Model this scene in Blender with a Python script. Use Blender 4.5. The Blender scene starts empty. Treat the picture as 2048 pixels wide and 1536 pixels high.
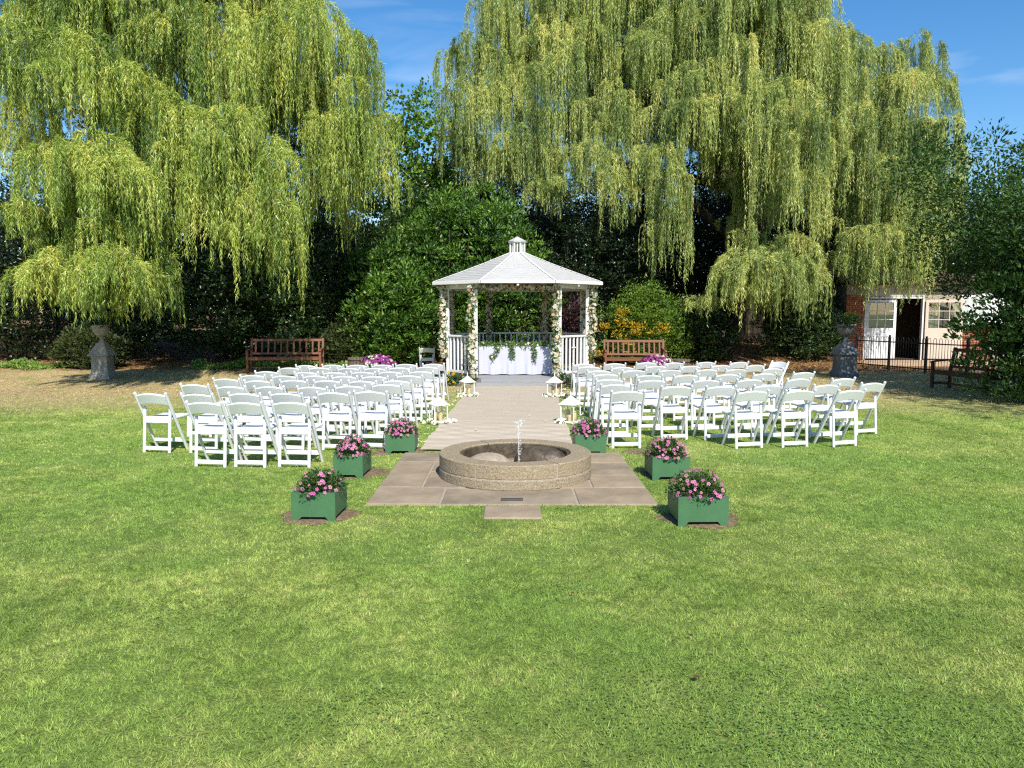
import bpy, math, random
import numpy as np
from mathutils import Vector, Matrix, Euler

R = math.radians
rng = np.random.default_rng(7)
random.seed(7)
scene = bpy.context.scene
COL = scene.collection

# ---------------------------------------------------------------- camera
CAM_H, F_PX, PITCH = 1.75, 1538.0, math.atan(143 / 1538.0)
cam_d = bpy.data.cameras.new('camera')
cam_d.sensor_width = 36
cam_d.lens = 36 * F_PX / 2048
cam_d.clip_end = 3000
cam = bpy.data.objects.new('camera', cam_d)
cam.location = (0, 0, CAM_H)
cam.rotation_euler = (R(90) - PITCH, 0, 0)
COL.objects.link(cam)
scene.camera = cam

# ---------------------------------------------------------------- sky, sun, exposure
SUN_EL, SUN_AZ = R(43), R(165)          # azimuth clockwise from +Y: behind the camera, a little to the right
world = bpy.data.worlds.new('World')
scene.world = world
world.use_nodes = True
wn, wl = world.node_tree.nodes, world.node_tree.links
wn.clear()
sky = wn.new('ShaderNodeTexSky')
sky.sky_type = 'NISHITA'
sky.sun_disc = False
sky.sun_elevation = SUN_EL
sky.sun_rotation = SUN_AZ
sky.air_density = 1.0
sky.dust_density = 0.25
sky.ozone_density = 3.0
hs = wn.new('ShaderNodeHueSaturation')
hs.inputs['Saturation'].default_value = 1.30
# faint high wisps of cloud
tc = wn.new('ShaderNodeTexCoord')
mp = wn.new('ShaderNodeMapping')
mp.inputs['Scale'].default_value = (1.6, 1.6, 9.0)
mp.inputs['Rotation'].default_value = (0.0, R(8), R(20))
nz = wn.new('ShaderNodeTexNoise')
nz.inputs['Scale'].default_value = 2.2
nz.inputs['Detail'].default_value = 6
nz.inputs['Distortion'].default_value = 0.6
rmp = wn.new('ShaderNodeValToRGB')
rmp.color_ramp.elements[0].position = 0.52
rmp.color_ramp.elements[0].color = (0, 0, 0, 1)
rmp.color_ramp.elements[1].position = 0.82
rmp.color_ramp.elements[1].color = (0.28, 0.28, 0.28, 1)
mxs = wn.new('ShaderNodeMix')
mxs.data_type = 'RGBA'
mxs.inputs['B'].default_value = (6.5, 7.0, 7.6, 1)
bg = wn.new('ShaderNodeBackground')
bg.inputs['Strength'].default_value = 0.118
wo = wn.new('ShaderNodeOutputWorld')
wl.new(sky.outputs['Color'], hs.inputs['Color'])
wl.new(tc.outputs['Generated'], mp.inputs['Vector'])
wl.new(mp.outputs['Vector'], nz.inputs['Vector'])
wl.new(nz.outputs['Fac'], rmp.inputs['Fac'])
wl.new(rmp.outputs['Color'], mxs.inputs['Factor'])
wl.new(hs.outputs['Color'], mxs.inputs['A'])
wl.new(mxs.outputs['Result'], bg.inputs['Color'])
wl.new(bg.outputs['Background'], wo.inputs['Surface'])

sun_d = bpy.data.lights.new('sun', 'SUN')
sun_d.energy = 4.9
sun_d.angle = R(0.53)
sun_d.color = (1.0, 0.955, 0.88)
sun = bpy.data.objects.new('sun', sun_d)
SUN_DIR = Vector((math.sin(SUN_AZ) * math.cos(SUN_EL), math.cos(SUN_AZ) * math.cos(SUN_EL), math.sin(SUN_EL)))
sun.rotation_euler = SUN_DIR.to_track_quat('Z', 'Y').to_euler()
sun.location = (0, 0, 40)
COL.objects.link(sun)

scene.view_settings.view_transform = 'Standard'
scene.view_settings.look = 'None'
scene.view_settings.exposure = 0.5
scene.view_settings.gamma = 1.0
scene.view_settings.use_curve_mapping = False
scene.render.engine = 'CYCLES'
scene.cycles.max_bounces = 5
scene.cycles.diffuse_bounces = 2
scene.cycles.glossy_bounces = 3
scene.cycles.transmission_bounces = 5
scene.cycles.transparent_max_bounces = 12
scene.cycles.use_denoising = False
scene.cycles.denoising_prefilter = 'ACCURATE'
scene.cycles.debug_use_spatial_splits = True
scene.cycles.use_adaptive_sampling = True
scene.cycles.adaptive_threshold = 0.02
scene.cycles.sample_clamp_indirect = 4.0
scene.cycles.pixel_filter_type = 'BLACKMAN_HARRIS'
scene.cycles.filter_width = 1.25

# ---------------------------------------------------------------- helpers
CP, SP = math.cos(PITCH), math.sin(PITCH)


def ray(px, py):
    u, v = (px - 1024) / F_PX, (768 - py) / F_PX
    return u, CP + v * SP, -SP + v * CP


def W(px, py, d):
    u, yy, zz = ray(px, py)
    k = d / yy
    return Vector((u * k, d, CAM_H + zz * k))


def G(px, py, z=0.0):
    u, yy, zz = ray(px, py)
    k = (z - CAM_H) / zz
    return Vector((u * k, yy * k, z))


def tag(o, label=None, cat=None, group=None, kind=None):
    if label:
        o['label'] = label
    if cat:
        o['category'] = cat
    if group:
        o['group'] = group
    if kind:
        o['kind'] = kind
    return o


def empty(name, loc=(0, 0, 0), rz=0.0, label=None, cat=None, group=None):
    o = bpy.data.objects.new(name, None)
    o.location = loc
    o.rotation_euler = (0, 0, rz)
    o.empty_display_size = 0.2
    COL.objects.link(o)
    return tag(o, label, cat, group)


def link(name, me, parent=None, loc=None, rot=None, scale=None):
    o = bpy.data.objects.new(name, me)
    COL.objects.link(o)
    if parent:
        o.parent = parent
    if loc is not None:
        o.location = loc
    if rot is not None:
        o.rotation_euler = rot
    if scale is not None:
        o.scale = scale
    return o


class MB:
    """collects vertices and faces of one mesh"""

    def __init__(self):
        self.v, self.f = [], []

    def add(self, vs, fs):
        b = len(self.v)
        self.v += [tuple(v) for v in vs]
        self.f += [tuple(b + i for i in f) for f in fs]
        return self

    def cbox(self, c, s, bev=0.004, M=None):
        """box with chamfered edges, centre c, full size s"""
        hx, hy, hz = s[0] / 2, s[1] / 2, s[2] / 2
        b = min(bev, hx * .9, hy * .9, hz * .9)
        vs, idx = [], {}
        for sx in (-1, 1):
            for sy in (-1, 1):
                for sz in (-1, 1):
                    for ax in range(3):
                        p = [sx * (hx - b), sy * (hy - b), sz * (hz - b)]
                        p[ax] = (sx, sy, sz)[ax] * (hx, hy, hz)[ax]
                        idx[(sx, sy, sz, ax)] = len(vs)
                        vs.append(Vector(p))
        fs = []
        q = [(-1, -1), (1, -1), (1, 1), (-1, 1)]

        def key(ax, sg, a, b2):
            k = [0, 0, 0]
            k[ax] = sg
            o = [i for i in range(3) if i != ax]
            k[o[0]], k[o[1]] = a, b2
            return (k[0], k[1], k[2])
        for ax in range(3):
            for sg in (-1, 1):
                f = [idx[key(ax, sg, a, b2) + (ax,)] for a, b2 in q]
                fs.append(f if (sg > 0) == (ax != 1) else f[::-1])
        for ax in range(3):                      # edges along ax
            o = [i for i in range(3) if i != ax]
            for a in (-1, 1):
                for b2 in (-1, 1):
                    k0, k1 = [0, 0, 0], [0, 0, 0]
                    k0[ax], k1[ax] = -1, 1
                    k0[o[0]] = k1[o[0]] = a
                    k0[o[1]] = k1[o[1]] = b2
                    k0, k1 = tuple(k0), tuple(k1)
                    f = [idx[k0 + (o[0],)], idx[k1 + (o[0],)], idx[k1 + (o[1],)], idx[k0 + (o[1],)]]
                    n = (vs[f[1]] - vs[f[0]]).cross(vs[f[2]] - vs[f[0]])
                    m = sum((vs[i] for i in f), Vector()) / 4
                    fs.append(f if n.dot(m) > 0 else f[::-1])
        for sx in (-1, 1):
            for sy in (-1, 1):
                for sz in (-1, 1):
                    f = [idx[(sx, sy, sz, a)] for a in range(3)]
                    n = (vs[f[1]] - vs[f[0]]).cross(vs[f[2]] - vs[f[0]])
                    fs.append(f if n.dot(Vector((sx, sy, sz))) > 0 else f[::-1])
        c = Vector(c)
        out = [(M @ v if M is not None else v) + c for v in vs]
        return self.add(out, fs)

    def bar(self, p, q, w, t, bev=0.004, side=(1, 0, 0)):
        """rectangular bar from p to q; w along 'side', t across it"""
        p, q = Vector(p), Vector(q)
        z = (q - p)
        L = z.length
        z.normalize()
        x = Vector(side)
        x = (x - z * x.dot(z)).normalized()
        y = z.cross(x)
        M = Matrix((x, y, z)).transposed()
        return self.cbox((p + q) / 2, (w, t, L), bev, M)

    def tube(self, pts, rad, n=8, cap=True):
        pts = [Vector(p) for p in pts]
        if not hasattr(rad, '__len__'):
            rad = [rad] * len(pts)
        vs, fs = [], []
        ref = Vector((0.13, 0.27, 0.95))
        for i, p in enumerate(pts):
            d = (pts[min(i + 1, len(pts) - 1)] - pts[max(i - 1, 0)]).normalized()
            if abs(d.dot(ref)) > .97:
                ref = Vector((0.9, 0.1, 0.1))
            a = (ref - d * ref.dot(d)).normalized()
            b = d.cross(a)
            ref = a
            for k in range(n):
                t = 2 * math.pi * k / n
                vs.append(p + (a * math.cos(t) + b * math.sin(t)) * rad[i])
        for i in range(len(pts) - 1):
            for k in range(n):
                k2 = (k + 1) % n
                fs.append((i * n + k, i * n + k2, (i + 1) * n + k2, (i + 1) * n + k))
        if cap:
            fs.append(tuple(range(n))[::-1])
            fs.append(tuple((len(pts) - 1) * n + k for k in range(n)))
        return self.add(vs, fs)

    def lathe(self, prof, n=24, c=(0, 0, 0), sq=0.0):
        vs, fs = [], []
        m = len(prof)
        for r, z in prof:
            for k in range(n):
                t = 2 * math.pi * k / n
                vs.append((c[0] + r * math.cos(t), c[1] + r * math.sin(t), c[2] + z))
        for i in range(m - 1):
            for k in range(n):
                k2 = (k + 1) % n
                fs.append((i * n + k, i * n + k2, (i + 1) * n + k2, (i + 1) * n + k))
        fs.append(tuple(range(n))[::-1])
        fs.append(tuple((m - 1) * n + k for k in range(n)))
        return self.add(vs, fs)

    def prism(self, poly, z0, z1):
        n = len(poly)
        vs = [(x, y, z0) for x, y in poly] + [(x, y, z1) for x, y in poly]
        fs = [tuple(range(n))[::-1], tuple(range(n, 2 * n))]
        fs += [(i, (i + 1) % n, n + (i + 1) % n, n + i) for i in range(n)]
        return self.add(vs, fs)

    def mesh(self, name, mat, smooth=False):
        me = bpy.data.meshes.new(name)
        me.from_pydata(self.v, [], self.f)
        if smooth:
            me.polygons.foreach_set('use_smooth', [True] * len(me.polygons))
        if mat:
            me.materials.append(mat)
        me.update()
        return me

    def obj(self, name, mat, parent=None, loc=None, rot=None, smooth=False):
        return link(name, self.mesh(name, mat, smooth), parent, loc, rot)


def fast_mesh(name, V, F, mat, var=None, smooth=False):
    V = np.ascontiguousarray(V, dtype=np.float32)
    F = np.ascontiguousarray(F, dtype=np.int32)
    me = bpy.data.meshes.new(name)
    me.vertices.add(len(V))
    me.vertices.foreach_set('co', V.ravel())
    me.loops.add(F.size)
    me.loops.foreach_set('vertex_index', F.ravel())
    me.polygons.add(len(F))
    me.polygons.foreach_set('loop_start', np.arange(0, F.size, F.shape[1], dtype=np.int32))
    if var is not None:
        at = me.attributes.new('var', 'FLOAT', 'POINT')
        at.data.foreach_set('value', np.ascontiguousarray(var, dtype=np.float32))
    me.update(calc_edges=True)
    if smooth:
        me.polygons.foreach_set('use_smooth', np.ones(len(F), dtype=bool))
    if mat:
        me.materials.append(mat)
    return me


def nrm(a):
    return a / np.maximum(np.linalg.norm(a, axis=-1, keepdims=True), 1e-9)


def rdirs(n):
    return nrm(rng.normal(size=(n, 3)))


def tri_leaves(P, D, S, L, Wd):
    """one long triangle for each leaf"""
    n = len(P)
    V = np.empty((n, 3, 3))
    V[:, 0] = P - S * (Wd * .5)[:, None]
    V[:, 1] = P + S * (Wd * .5)[:, None]
    V[:, 2] = P + D * L[:, None]
    return V.reshape(-1, 3), np.arange(n * 3).reshape(n, 3)


def fold_leaves(P, D, S, L, Wd, fold=.25):
    """two triangles folded along the midrib"""
    n = len(P)
    N = np.cross(D, S)
    V = np.empty((n, 4, 3))
    mid = P + D * (L * .45)[:, None] + N * (Wd * fold)[:, None]
    V[:, 0] = P
    V[:, 1] = mid + S * (Wd * .5)[:, None]
    V[:, 2] = P + D * L[:, None]
    V[:, 3] = mid - S * (Wd * .5)[:, None]
    b = np.arange(n)[:, None] * 4
    F = np.concatenate([b + np.array([[0, 1, 2]]), b + np.array([[0, 2, 3]])], 1).reshape(-1, 3)
    return V.reshape(-1, 3), F


# ---------------------------------------------------------------- materials
MATS = {}


def new_mat(name):
    m = bpy.data.materials.new(name)
    m.use_nodes = True
    nt = m.node_tree
    b = nt.nodes['Principled BSDF']
    MATS[name] = m
    return m, nt, b


def mat(name, col, rough=.6, spec=.4, var=.0, scale=8.0, bump=.0, bscale=40.0, col2=None, metal=0.0, detail=5, stretch=None):
    """plain procedural surface: two tones through noise, fine bump"""
    m, nt, b = new_mat(name)
    b.inputs['Roughness'].default_value = rough
    b.inputs['Specular IOR Level'].default_value = spec
    b.inputs['Metallic'].default_value = metal
    co = nt.nodes.new('ShaderNodeTexCoord')
    vec = co.outputs['Object']
    if stretch:
        mpn = nt.nodes.new('ShaderNodeMapping')
        mpn.inputs['Scale'].default_value = stretch
        nt.links.new(vec, mpn.inputs['Vector'])
        vec = mpn.outputs['Vector']
    n = nt.nodes.new('ShaderNodeTexNoise')
    n.inputs['Scale'].default_value = scale
    n.inputs['Detail'].default_value = detail
    n.inputs['Roughness'].default_value = .65
    nt.links.new(vec, n.inputs['Vector'])
    r = nt.nodes.new('ShaderNodeValToRGB')
    c2 = col2 if col2 else tuple(c * (1 - var) for c in col)
    r.color_ramp.elements[0].position = .32
    r.color_ramp.elements[1].position = .68
    r.color_ramp.elements[0].color = (*c2, 1)
    r.color_ramp.elements[1].color = (*col, 1)
    nt.links.new(n.outputs['Fac'], r.inputs['Fac'])
    nt.links.new(r.outputs['Color'], b.inputs['Base Color'])
    if bump:
        n2 = nt.nodes.new('ShaderNodeTexNoise')
        n2.inputs['Scale'].default_value = bscale
        n2.inputs['Detail'].default_value = 4
        nt.links.new(vec, n2.inputs['Vector'])
        bp = nt.nodes.new('ShaderNodeBump')
        bp.inputs['Strength'].default_value = bump
        bp.inputs['Distance'].default_value = .02
        nt.links.new(n2.outputs['Fac'], bp.inputs['Height'])
        nt.links.new(bp.outputs['Normal'], b.inputs['Normal'])
    return m


def leaf_mat(name, cols, trans=.3, rough=.5, spec=.3, nscale=.6, namp=.35):
    """leaf tones through the per-leaf value 'var' and a slow noise; some light passes through"""
    m, nt, b = new_mat(name)
    at = nt.nodes.new('ShaderNodeAttribute')
    at.attribute_name = 'var'
    ge = nt.nodes.new('ShaderNodeNewGeometry')
    n = nt.nodes.new('ShaderNodeTexNoise')
    n.inputs['Scale'].default_value = nscale
    n.inputs['Detail'].default_value = 3
    nt.links.new(ge.outputs['Position'], n.inputs['Vector'])
    ma = nt.nodes.new('ShaderNodeMath')
    ma.operation = 'MULTIPLY_ADD'
    ma.inputs[1].default_value = namp * 2
    nt.links.new(n.outputs['Fac'], ma.inputs[0])
    sb = nt.nodes.new('ShaderNodeMath')
    sb.operation = 'SUBTRACT'
    sb.inputs[1].default_value = namp
    nt.links.new(at.outputs['Fac'], ma.inputs[2])
    nt.links.new(ma.outputs[0], sb.inputs[0])
    r = nt.nodes.new('ShaderNodeValToRGB')
    els = r.color_ramp.elements
    while len(els) < len(cols):
        els.new(.5)
    for i, c in enumerate(cols):
        els[i].position = i / (len(cols) - 1)
        els[i].color = (*c, 1)
    nt.links.new(sb.outputs[0], r.inputs['Fac'])
    b.inputs['Roughness'].default_value = rough
    b.inputs['Specular IOR Level'].default_value = spec
    nt.links.new(r.outputs['Color'], b.inputs['Base Color'])
    tr = nt.nodes.new('ShaderNodeBsdfTranslucent')
    br = nt.nodes.new('ShaderNodeMix')
    br.data_type = 'RGBA'
    br.blend_type = 'MULTIPLY'
    br.inputs['Factor'].default_value = 1
    br.inputs['B'].default_value = (1.25, 1.15, .55, 1)
    nt.links.new(r.outputs['Color'], br.inputs['A'])
    nt.links.new(br.outputs['Result'], tr.inputs['Color'])
    mx = nt.nodes.new('ShaderNodeMixShader')
    mx.inputs['Fac'].default_value = trans
    nt.links.new(b.outputs['BSDF'], mx.inputs[1])
    nt.links.new(tr.outputs['BSDF'], mx.inputs[2])
    nt.links.new(mx.outputs['Shader'], nt.nodes['Material Output'].inputs['Surface'])
    return m


def glass_mat(name, tint=(.93, .96, .95), gloss=.10, rough=.02):
    m, nt, b = new_mat(name)
    tr = nt.nodes.new('ShaderNodeBsdfTransparent')
    tr.inputs['Color'].default_value = (*tint, 1)
    gl = nt.nodes.new('ShaderNodeBsdfGlossy')
    gl.inputs['Roughness'].default_value = rough
    mx = nt.nodes.new('ShaderNodeMixShader')
    fr = nt.nodes.new('ShaderNodeFresnel')
    fr.inputs['IOR'].default_value = 1.45
    ad = nt.nodes.new('ShaderNodeMath')
    ad.operation = 'ADD'
    ad.inputs[1].default_value = gloss * .4
    nt.nodes.remove(fr)
    nt.nodes.remove(ad)
    mx.inputs['Fac'].default_value = gloss
    nt.links.new(tr.outputs['BSDF'], mx.inputs[1])
    nt.links.new(gl.outputs['BSDF'], mx.inputs[2])
    nt.links.new(mx.outputs['Shader'], nt.nodes['Material Output'].inputs['Surface'])
    return m


def lawn_mat(name, blades):
    """mown lawn: greens and straw tones by place, drying out towards the hedge"""
    m, nt, b = new_mat(name)
    N, Lk = nt.nodes, nt.links
    ge = N.new('ShaderNodeNewGeometry')
    P = ge.outputs['Position']

    def noise(scale, detail=4, rough=.6, dist=0.0):
        n = N.new('ShaderNodeTexNoise')
        n.inputs['Scale'].default_value = scale
        n.inputs['Detail'].default_value = detail
        n.inputs['Roughness'].default_value = rough
        n.inputs['Distortion'].default_value = dist
        Lk.new(P, n.inputs['Vector'])
        return n.outputs['Fac']

    def math_(op, a, c, d=None):
        n = N.new('ShaderNodeMath')
        n.operation = op
        for i, x in enumerate((a, c, d)):
            if x is None:
                continue
            if isinstance(x, (int, float)):
                n.inputs[i].default_value = x
            else:
                Lk.new(x, n.inputs[i])
        return n.outputs[0]

    def mrange(x, a, c):
        n = N.new('ShaderNodeMapRange')
        n.inputs['From Min'].default_value = a
        n.inputs['From Max'].default_value = c
        n.interpolation_type = 'SMOOTHSTEP'
        Lk.new(x, n.inputs['Value'])
        return n.outputs['Result']

    def mix(fac, A, B):
        n = N.new('ShaderNodeMix')
        n.data_type = 'RGBA'
        Lk.new(fac, n.inputs['Factor'])
        for s, x in (('A', A), ('B', B)):
            if isinstance(x, tuple):
                n.inputs[s].default_value = (*x, 1)
            else:
                Lk.new(x, n.inputs[s])
        return n.outputs['Result']
    k = 1.80 if blades else 1.46
    c = lambda r, g, bb: (r * k, g * k, bb * k)
    big = noise(.35, 3)
    mid = noise(1.3, 5, .65, .4)
    fin = noise(9.0, 4)
    base = mix(mrange(mid, .36, .66), c(.125, .180, .036), c(.215, .258, .064))
    base = mix(mrange(big, .42, .66), base, c(.135, .205, .040))
    straw = mrange(math_('ADD', fin, math_('MULTIPLY', mid, .55)), .84, 1.06)
    base = mix(math_('MULTIPLY', straw, .45), base, c(.40, .33, .13))
    sx = N.new('ShaderNodeSeparateXYZ')
    Lk.new(P, sx.inputs[0])
    ax = math_('ABSOLUTE', math_('ADD', sx.outputs['X'], -.6), 0)
    # dry turf at the back, more so towards the two sides
    dd = math_('ADD', sx.outputs['Y'], math_('MULTIPLY', ax, .22))
    dd = math_('ADD', dd, math_('MULTIPLY', big, 5.0))
    dd = math_('ADD', dd, math_('MULTIPLY', mid, 4.0))
    dry = mrange(dd, 17.6, 23.5)
    dryc = mix(mrange(fin, .35, .65), c(.25, .18, .09), c(.355, .27, .14))
    dryc = mix(mrange(mid, .52, .66), dryc, c(.19, .19, .06))
    base = mix(math_('MULTIPLY', dry, .92), base, dryc)
    # bare earth and leaf litter under the trees
    lit = mrange(math_('ADD', sx.outputs['Y'], math_('MULTIPLY', mid, 4.0)), 23.6, 25.6)
    litc = mix(mrange(noise(14.0, 3), .40, .62), (.10, .055, .026), (.36, .20, .085))
    base = mix(lit, base, litc)
    # fine light and dark tussocks, faint bands of mowing
    mpx = N.new('ShaderNodeMapping')
    mpx.inputs['Scale'].default_value = (1.15, .07, 1.0)
    mpx.inputs['Rotation'].default_value = (0, 0, R(4))
    Lk.new(P, mpx.inputs['Vector'])
    nb_ = N.new('ShaderNodeTexNoise')
    nb_.inputs['Scale'].default_value = 1.0
    nb_.inputs['Detail'].default_value = 1
    Lk.new(mpx.outputs['Vector'], nb_.inputs['Vector'])
    tus = math_('MULTIPLY_ADD', noise(5.5, 4, .7, .5), .40, .80)
    tus = math_('MULTIPLY', tus, math_('MULTIPLY_ADD', nb_.outputs['Fac'], .36, .82))
    hv3 = N.new('ShaderNodeHueSaturation')
    Lk.new(tus, hv3.inputs['Value'])
    Lk.new(base, hv3.inputs['Color'])
    base = hv3.outputs['Color']
    if blades:
        at = N.new('ShaderNodeAttribute')
        at.attribute_name = 'var'
        hv = N.new('ShaderNodeHueSaturation')
        Lk.new(mrange(at.outputs['Fac'], 0, 1), hv.inputs['Fac'])
        hv.inputs['Fac'].default_value = 1
        sc = math_('MULTIPLY_ADD', at.outputs['Fac'], .75, .68)
        hv2 = N.new('ShaderNodeHueSaturation')
        Lk.new(sc, hv2.inputs['Value'])
        Lk.new(base, hv2.inputs['Color'])
        N.remove(hv)
        base = hv2.outputs['Color']
        tr = N.new('ShaderNodeBsdfTranslucent')
        Lk.new(base, tr.inputs['Color'])
        mx = N.new('ShaderNodeMixShader')
        mx.inputs['Fac'].default_value = .3
        Lk.new(b.outputs['BSDF'], mx.inputs[1])
        Lk.new(tr.outputs['BSDF'], mx.inputs[2])
        Lk.new(mx.outputs['Shader'], N['Material Output'].inputs['Surface'])
    else:
        spk = mix(mrange(noise(60.0, 3), .35, .62), c(.07, .10, .024), base)
        base = mix(math_('MULTIPLY', mrange(sx.outputs['Y'], 14, 4), 1.0), base, spk)
        bp = N.new('ShaderNodeBump')
        bp.inputs['Strength'].default_value = .7
        bp.inputs['Distance'].default_value = .04
        Lk.new(noise(32.0, 5, .75), bp.inputs['Height'])
        Lk.new(bp.outputs['Normal'], b.inputs['Normal'])
    b.inputs['Roughness'].default_value = .75
    b.inputs['Specular IOR Level'].default_value = .15
    Lk.new(base, b.inputs['Base Color'])
    return m


M_LAWN = lawn_mat('lawn_ground', False)
M_BLADE = lawn_mat('lawn_blades', True)
M_WHITE = mat('white_resin', (.68, .685, .68), .42, .45, var=.07, scale=3)
M_PAD = mat('white_vinyl_pad', (.70, .70, .72), .38, .45, var=.05, scale=4)
M_PAINT = mat('white_paint', (.74, .73, .70), .5, .35, var=.10, scale=5, bump=.05, bscale=60)
M_ROOF = mat('roof_paint', (.49, .48, .465), .55, .3, var=.14, scale=3.5, bump=.1, bscale=30, stretch=(1, 1, 6))
M_DECK = mat('grey_deck', (.30, .30, .30), .7, .3, var=.25, scale=6, stretch=(1, 14, 14))
M_SLAB = mat('sandstone_slab', (.42, .33, .24), .85, .2, scale=2.6, col2=(.27, .205, .145), bump=.25, bscale=25, detail=9)
M_SLABS = [mat('sandstone_slab_tone', c1, .85, .2, scale=2.4, col2=c2, bump=.25, bscale=25, detail=9)
           for c1, c2 in (((.36, .285, .195), (.235, .18, .122)), ((.33, .265, .185), (.18, .142, .098)), ((.35, .275, .185), (.215, .165, .11)))]
M_MORTAR = mat('mortar', (.42, .365, .28), .9, .1, var=.35, scale=12, bump=.3)
M_FOUNT = mat('fountain_stone', (.42, .335, .215), .85, .2, scale=75, col2=(.15, .12, .08), bump=.5, bscale=45, detail=8)
M_FOUNTTOP = mat('fountain_lower_stone', (.40, .325, .215), .85, .2, scale=65, col2=(.14, .115, .08), bump=.5, bscale=45, detail=8)
M_WETSTONE = mat('wet_stone', (.135, .10, .06), .45, .5, scale=9, col2=(.028, .023, .016), bump=.5, bscale=30, detail=8)
M_LOBE = mat('mossy_stone', (.40, .33, .25), .7, .3, scale=6, col2=(.23, .18, .13), bump=.3, bscale=30)
M_BOX = mat('green_paint', (.062, .158, .070), .5, .35, var=.18, scale=5, bump=.08, bscale=50)
M_SOIL = mat('soil', (.27, .19, .125), .95, .1, scale=26, col2=(.10, .068, .044), bump=.8, bscale=45)
M_RUN = mat('runner_fabric', (.47, .40, .31), .75, .25, var=.08, scale=2.0, bump=.15, bscale=90)
M_BENCH = mat('red_brown_wood', (.22, .085, .046), .5, .35, var=.35, scale=7, bump=.15, bscale=40, stretch=(2, 14, 14))
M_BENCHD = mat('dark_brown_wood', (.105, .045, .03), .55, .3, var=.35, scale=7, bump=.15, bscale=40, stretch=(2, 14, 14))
M_STONE = mat('pedestal_stone', (.43, .38, .30), .85, .2, scale=9, col2=(.22, .19, .145), bump=.4, bscale=30, detail=8)
M_STONED = mat('dark_grey_stone', (.22, .22, .215), .85, .2, scale=7, col2=(.11, .115, .11), bump=.4, bscale=30, detail=8)  # darker and greyer than the left pedestal's stone
M_BARK = mat('bark', (.085, .065, .048), .9, .1, scale=5, col2=(.03, .024, .018), bump=1.0, bscale=14, stretch=(3, 3, .6))
M_TWIG = mat('willow_twig', (.30, .22, .085), .8, .1, var=.4, scale=3)
M_IRON = mat('black_iron', (.016, .016, .017), .45, .5, var=.2)
M_BRICK = [mat('red_brick', c, .85, .2, var=.35, scale=20, bump=.3, bscale=60) for c in ((.42, .155, .085), (.36, .12, .065), (.47, .20, .11))]
M_CLOTH = mat('white_tablecloth', (.47, .475, .56), .8, .2, var=.04, scale=3)
M_LANT = mat('cream_metal', (.78, .75, .67), .45, .4, var=.06, scale=6)
M_WAX = mat('candle_wax', (.62, .50, .28), .5, .3, var=.1)
M_STAVE = mat('barrel_stave', (.20, .15, .11), .85, .2, var=.5, scale=6, bump=.4, bscale=25, stretch=(8, 8, 1))
M_CREAM = mat('cream_tone', (.62, .52, .42), .55, .3, var=.08)  # beige of the lintel; reflected light put into the open door leaf's colour
M_DOORW = mat('door_white', (.72, .73, .74), .5, .35, var=.05)
M_DARK = mat('dark_interior', (.075, .055, .04), .9, .1, var=.3)
M_STEP = mat('buff_paving', (.50, .36, .24), .85, .2, var=.25, scale=5, bump=.2)
M_TILE = mat('clay_tile', (.13, .075, .055), .8, .2, var=.4, scale=9, bump=.4)
M_PLATE = mat('dark_plaque', (.085, .08, .075), .5, .5, var=.2, metal=.3)
M_BRASS = mat('brass_nozzle', (.55, .42, .20), .35, .5, metal=.8)
M_GLASS = glass_mat('clear_glass', (.985, .99, .985), .05)
M_PANE = glass_mat('window_glass', (.80, .84, .84), .16)
M_WATER, _nt, _b = new_mat('water_drops')
_b.inputs['Base Color'].default_value = (.88, .9, .9, 1)
_b.inputs['Roughness'].default_value = .12
_tr = _nt.nodes.new('ShaderNodeBsdfTransparent')
_mx = _nt.nodes.new('ShaderNodeMixShader')
_mx.inputs['Fac'].default_value = .28
_nt.links.new(_tr.outputs['BSDF'], _mx.inputs[1])
_nt.links.new(_b.outputs['BSDF'], _mx.inputs[2])
_nt.links.new(_mx.outputs['Shader'], _nt.nodes['Material Output'].inputs['Surface'])
L_WILL = leaf_mat('willow_leaf', [(.036, .080, .014), (.155, .250, .036), (.41, .50, .090), (.63, .60, .14)], .2, .42, .45, nscale=.7, namp=.46)
L_WILR = leaf_mat('grey_willow_leaf', [(.045, .085, .022), (.195, .280, .062), (.47, .535, .140), (.68, .64, .19)], .2, .42, .45, nscale=.6, namp=.46)
L_LAUR = leaf_mat('laurel_leaf', [(.018, .050, .009), (.070, .160, .020), (.185, .315, .036)], .2, .40, .42, nscale=1.3, namp=.45)
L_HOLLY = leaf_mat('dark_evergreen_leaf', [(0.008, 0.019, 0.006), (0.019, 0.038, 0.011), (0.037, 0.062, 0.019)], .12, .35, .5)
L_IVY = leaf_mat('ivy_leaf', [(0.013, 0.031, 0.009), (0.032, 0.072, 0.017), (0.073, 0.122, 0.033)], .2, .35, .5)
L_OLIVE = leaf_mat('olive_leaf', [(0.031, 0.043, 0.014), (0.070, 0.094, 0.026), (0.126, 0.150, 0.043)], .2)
L_MAPLE = leaf_mat('maple_leaf', [(0.061, 0.145, 0.020), (0.145, 0.281, 0.034), (0.281, 0.433, 0.058)], .34)
L_PURP = leaf_mat('purple_leaf', [(0.034, 0.017, 0.021), (0.078, 0.036, 0.043), (0.137, 0.072, 0.072)], .2)
L_SHRUB = leaf_mat('golden_green_leaf', [(0.045, 0.099, 0.013), (0.112, 0.208, 0.021), (0.216, 0.304, 0.035)], .25, nscale=1.2)
L_GOLD = leaf_mat('golden_leaf', [(.36, .22, .012), (.52, .34, .022), (.62, .44, .05)], .3)
L_ROBIN = leaf_mat('robinia_leaf', [(0.018, 0.053, 0.012), (0.046, 0.105, 0.022), (0.094, 0.161, 0.035)], .25)
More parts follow.
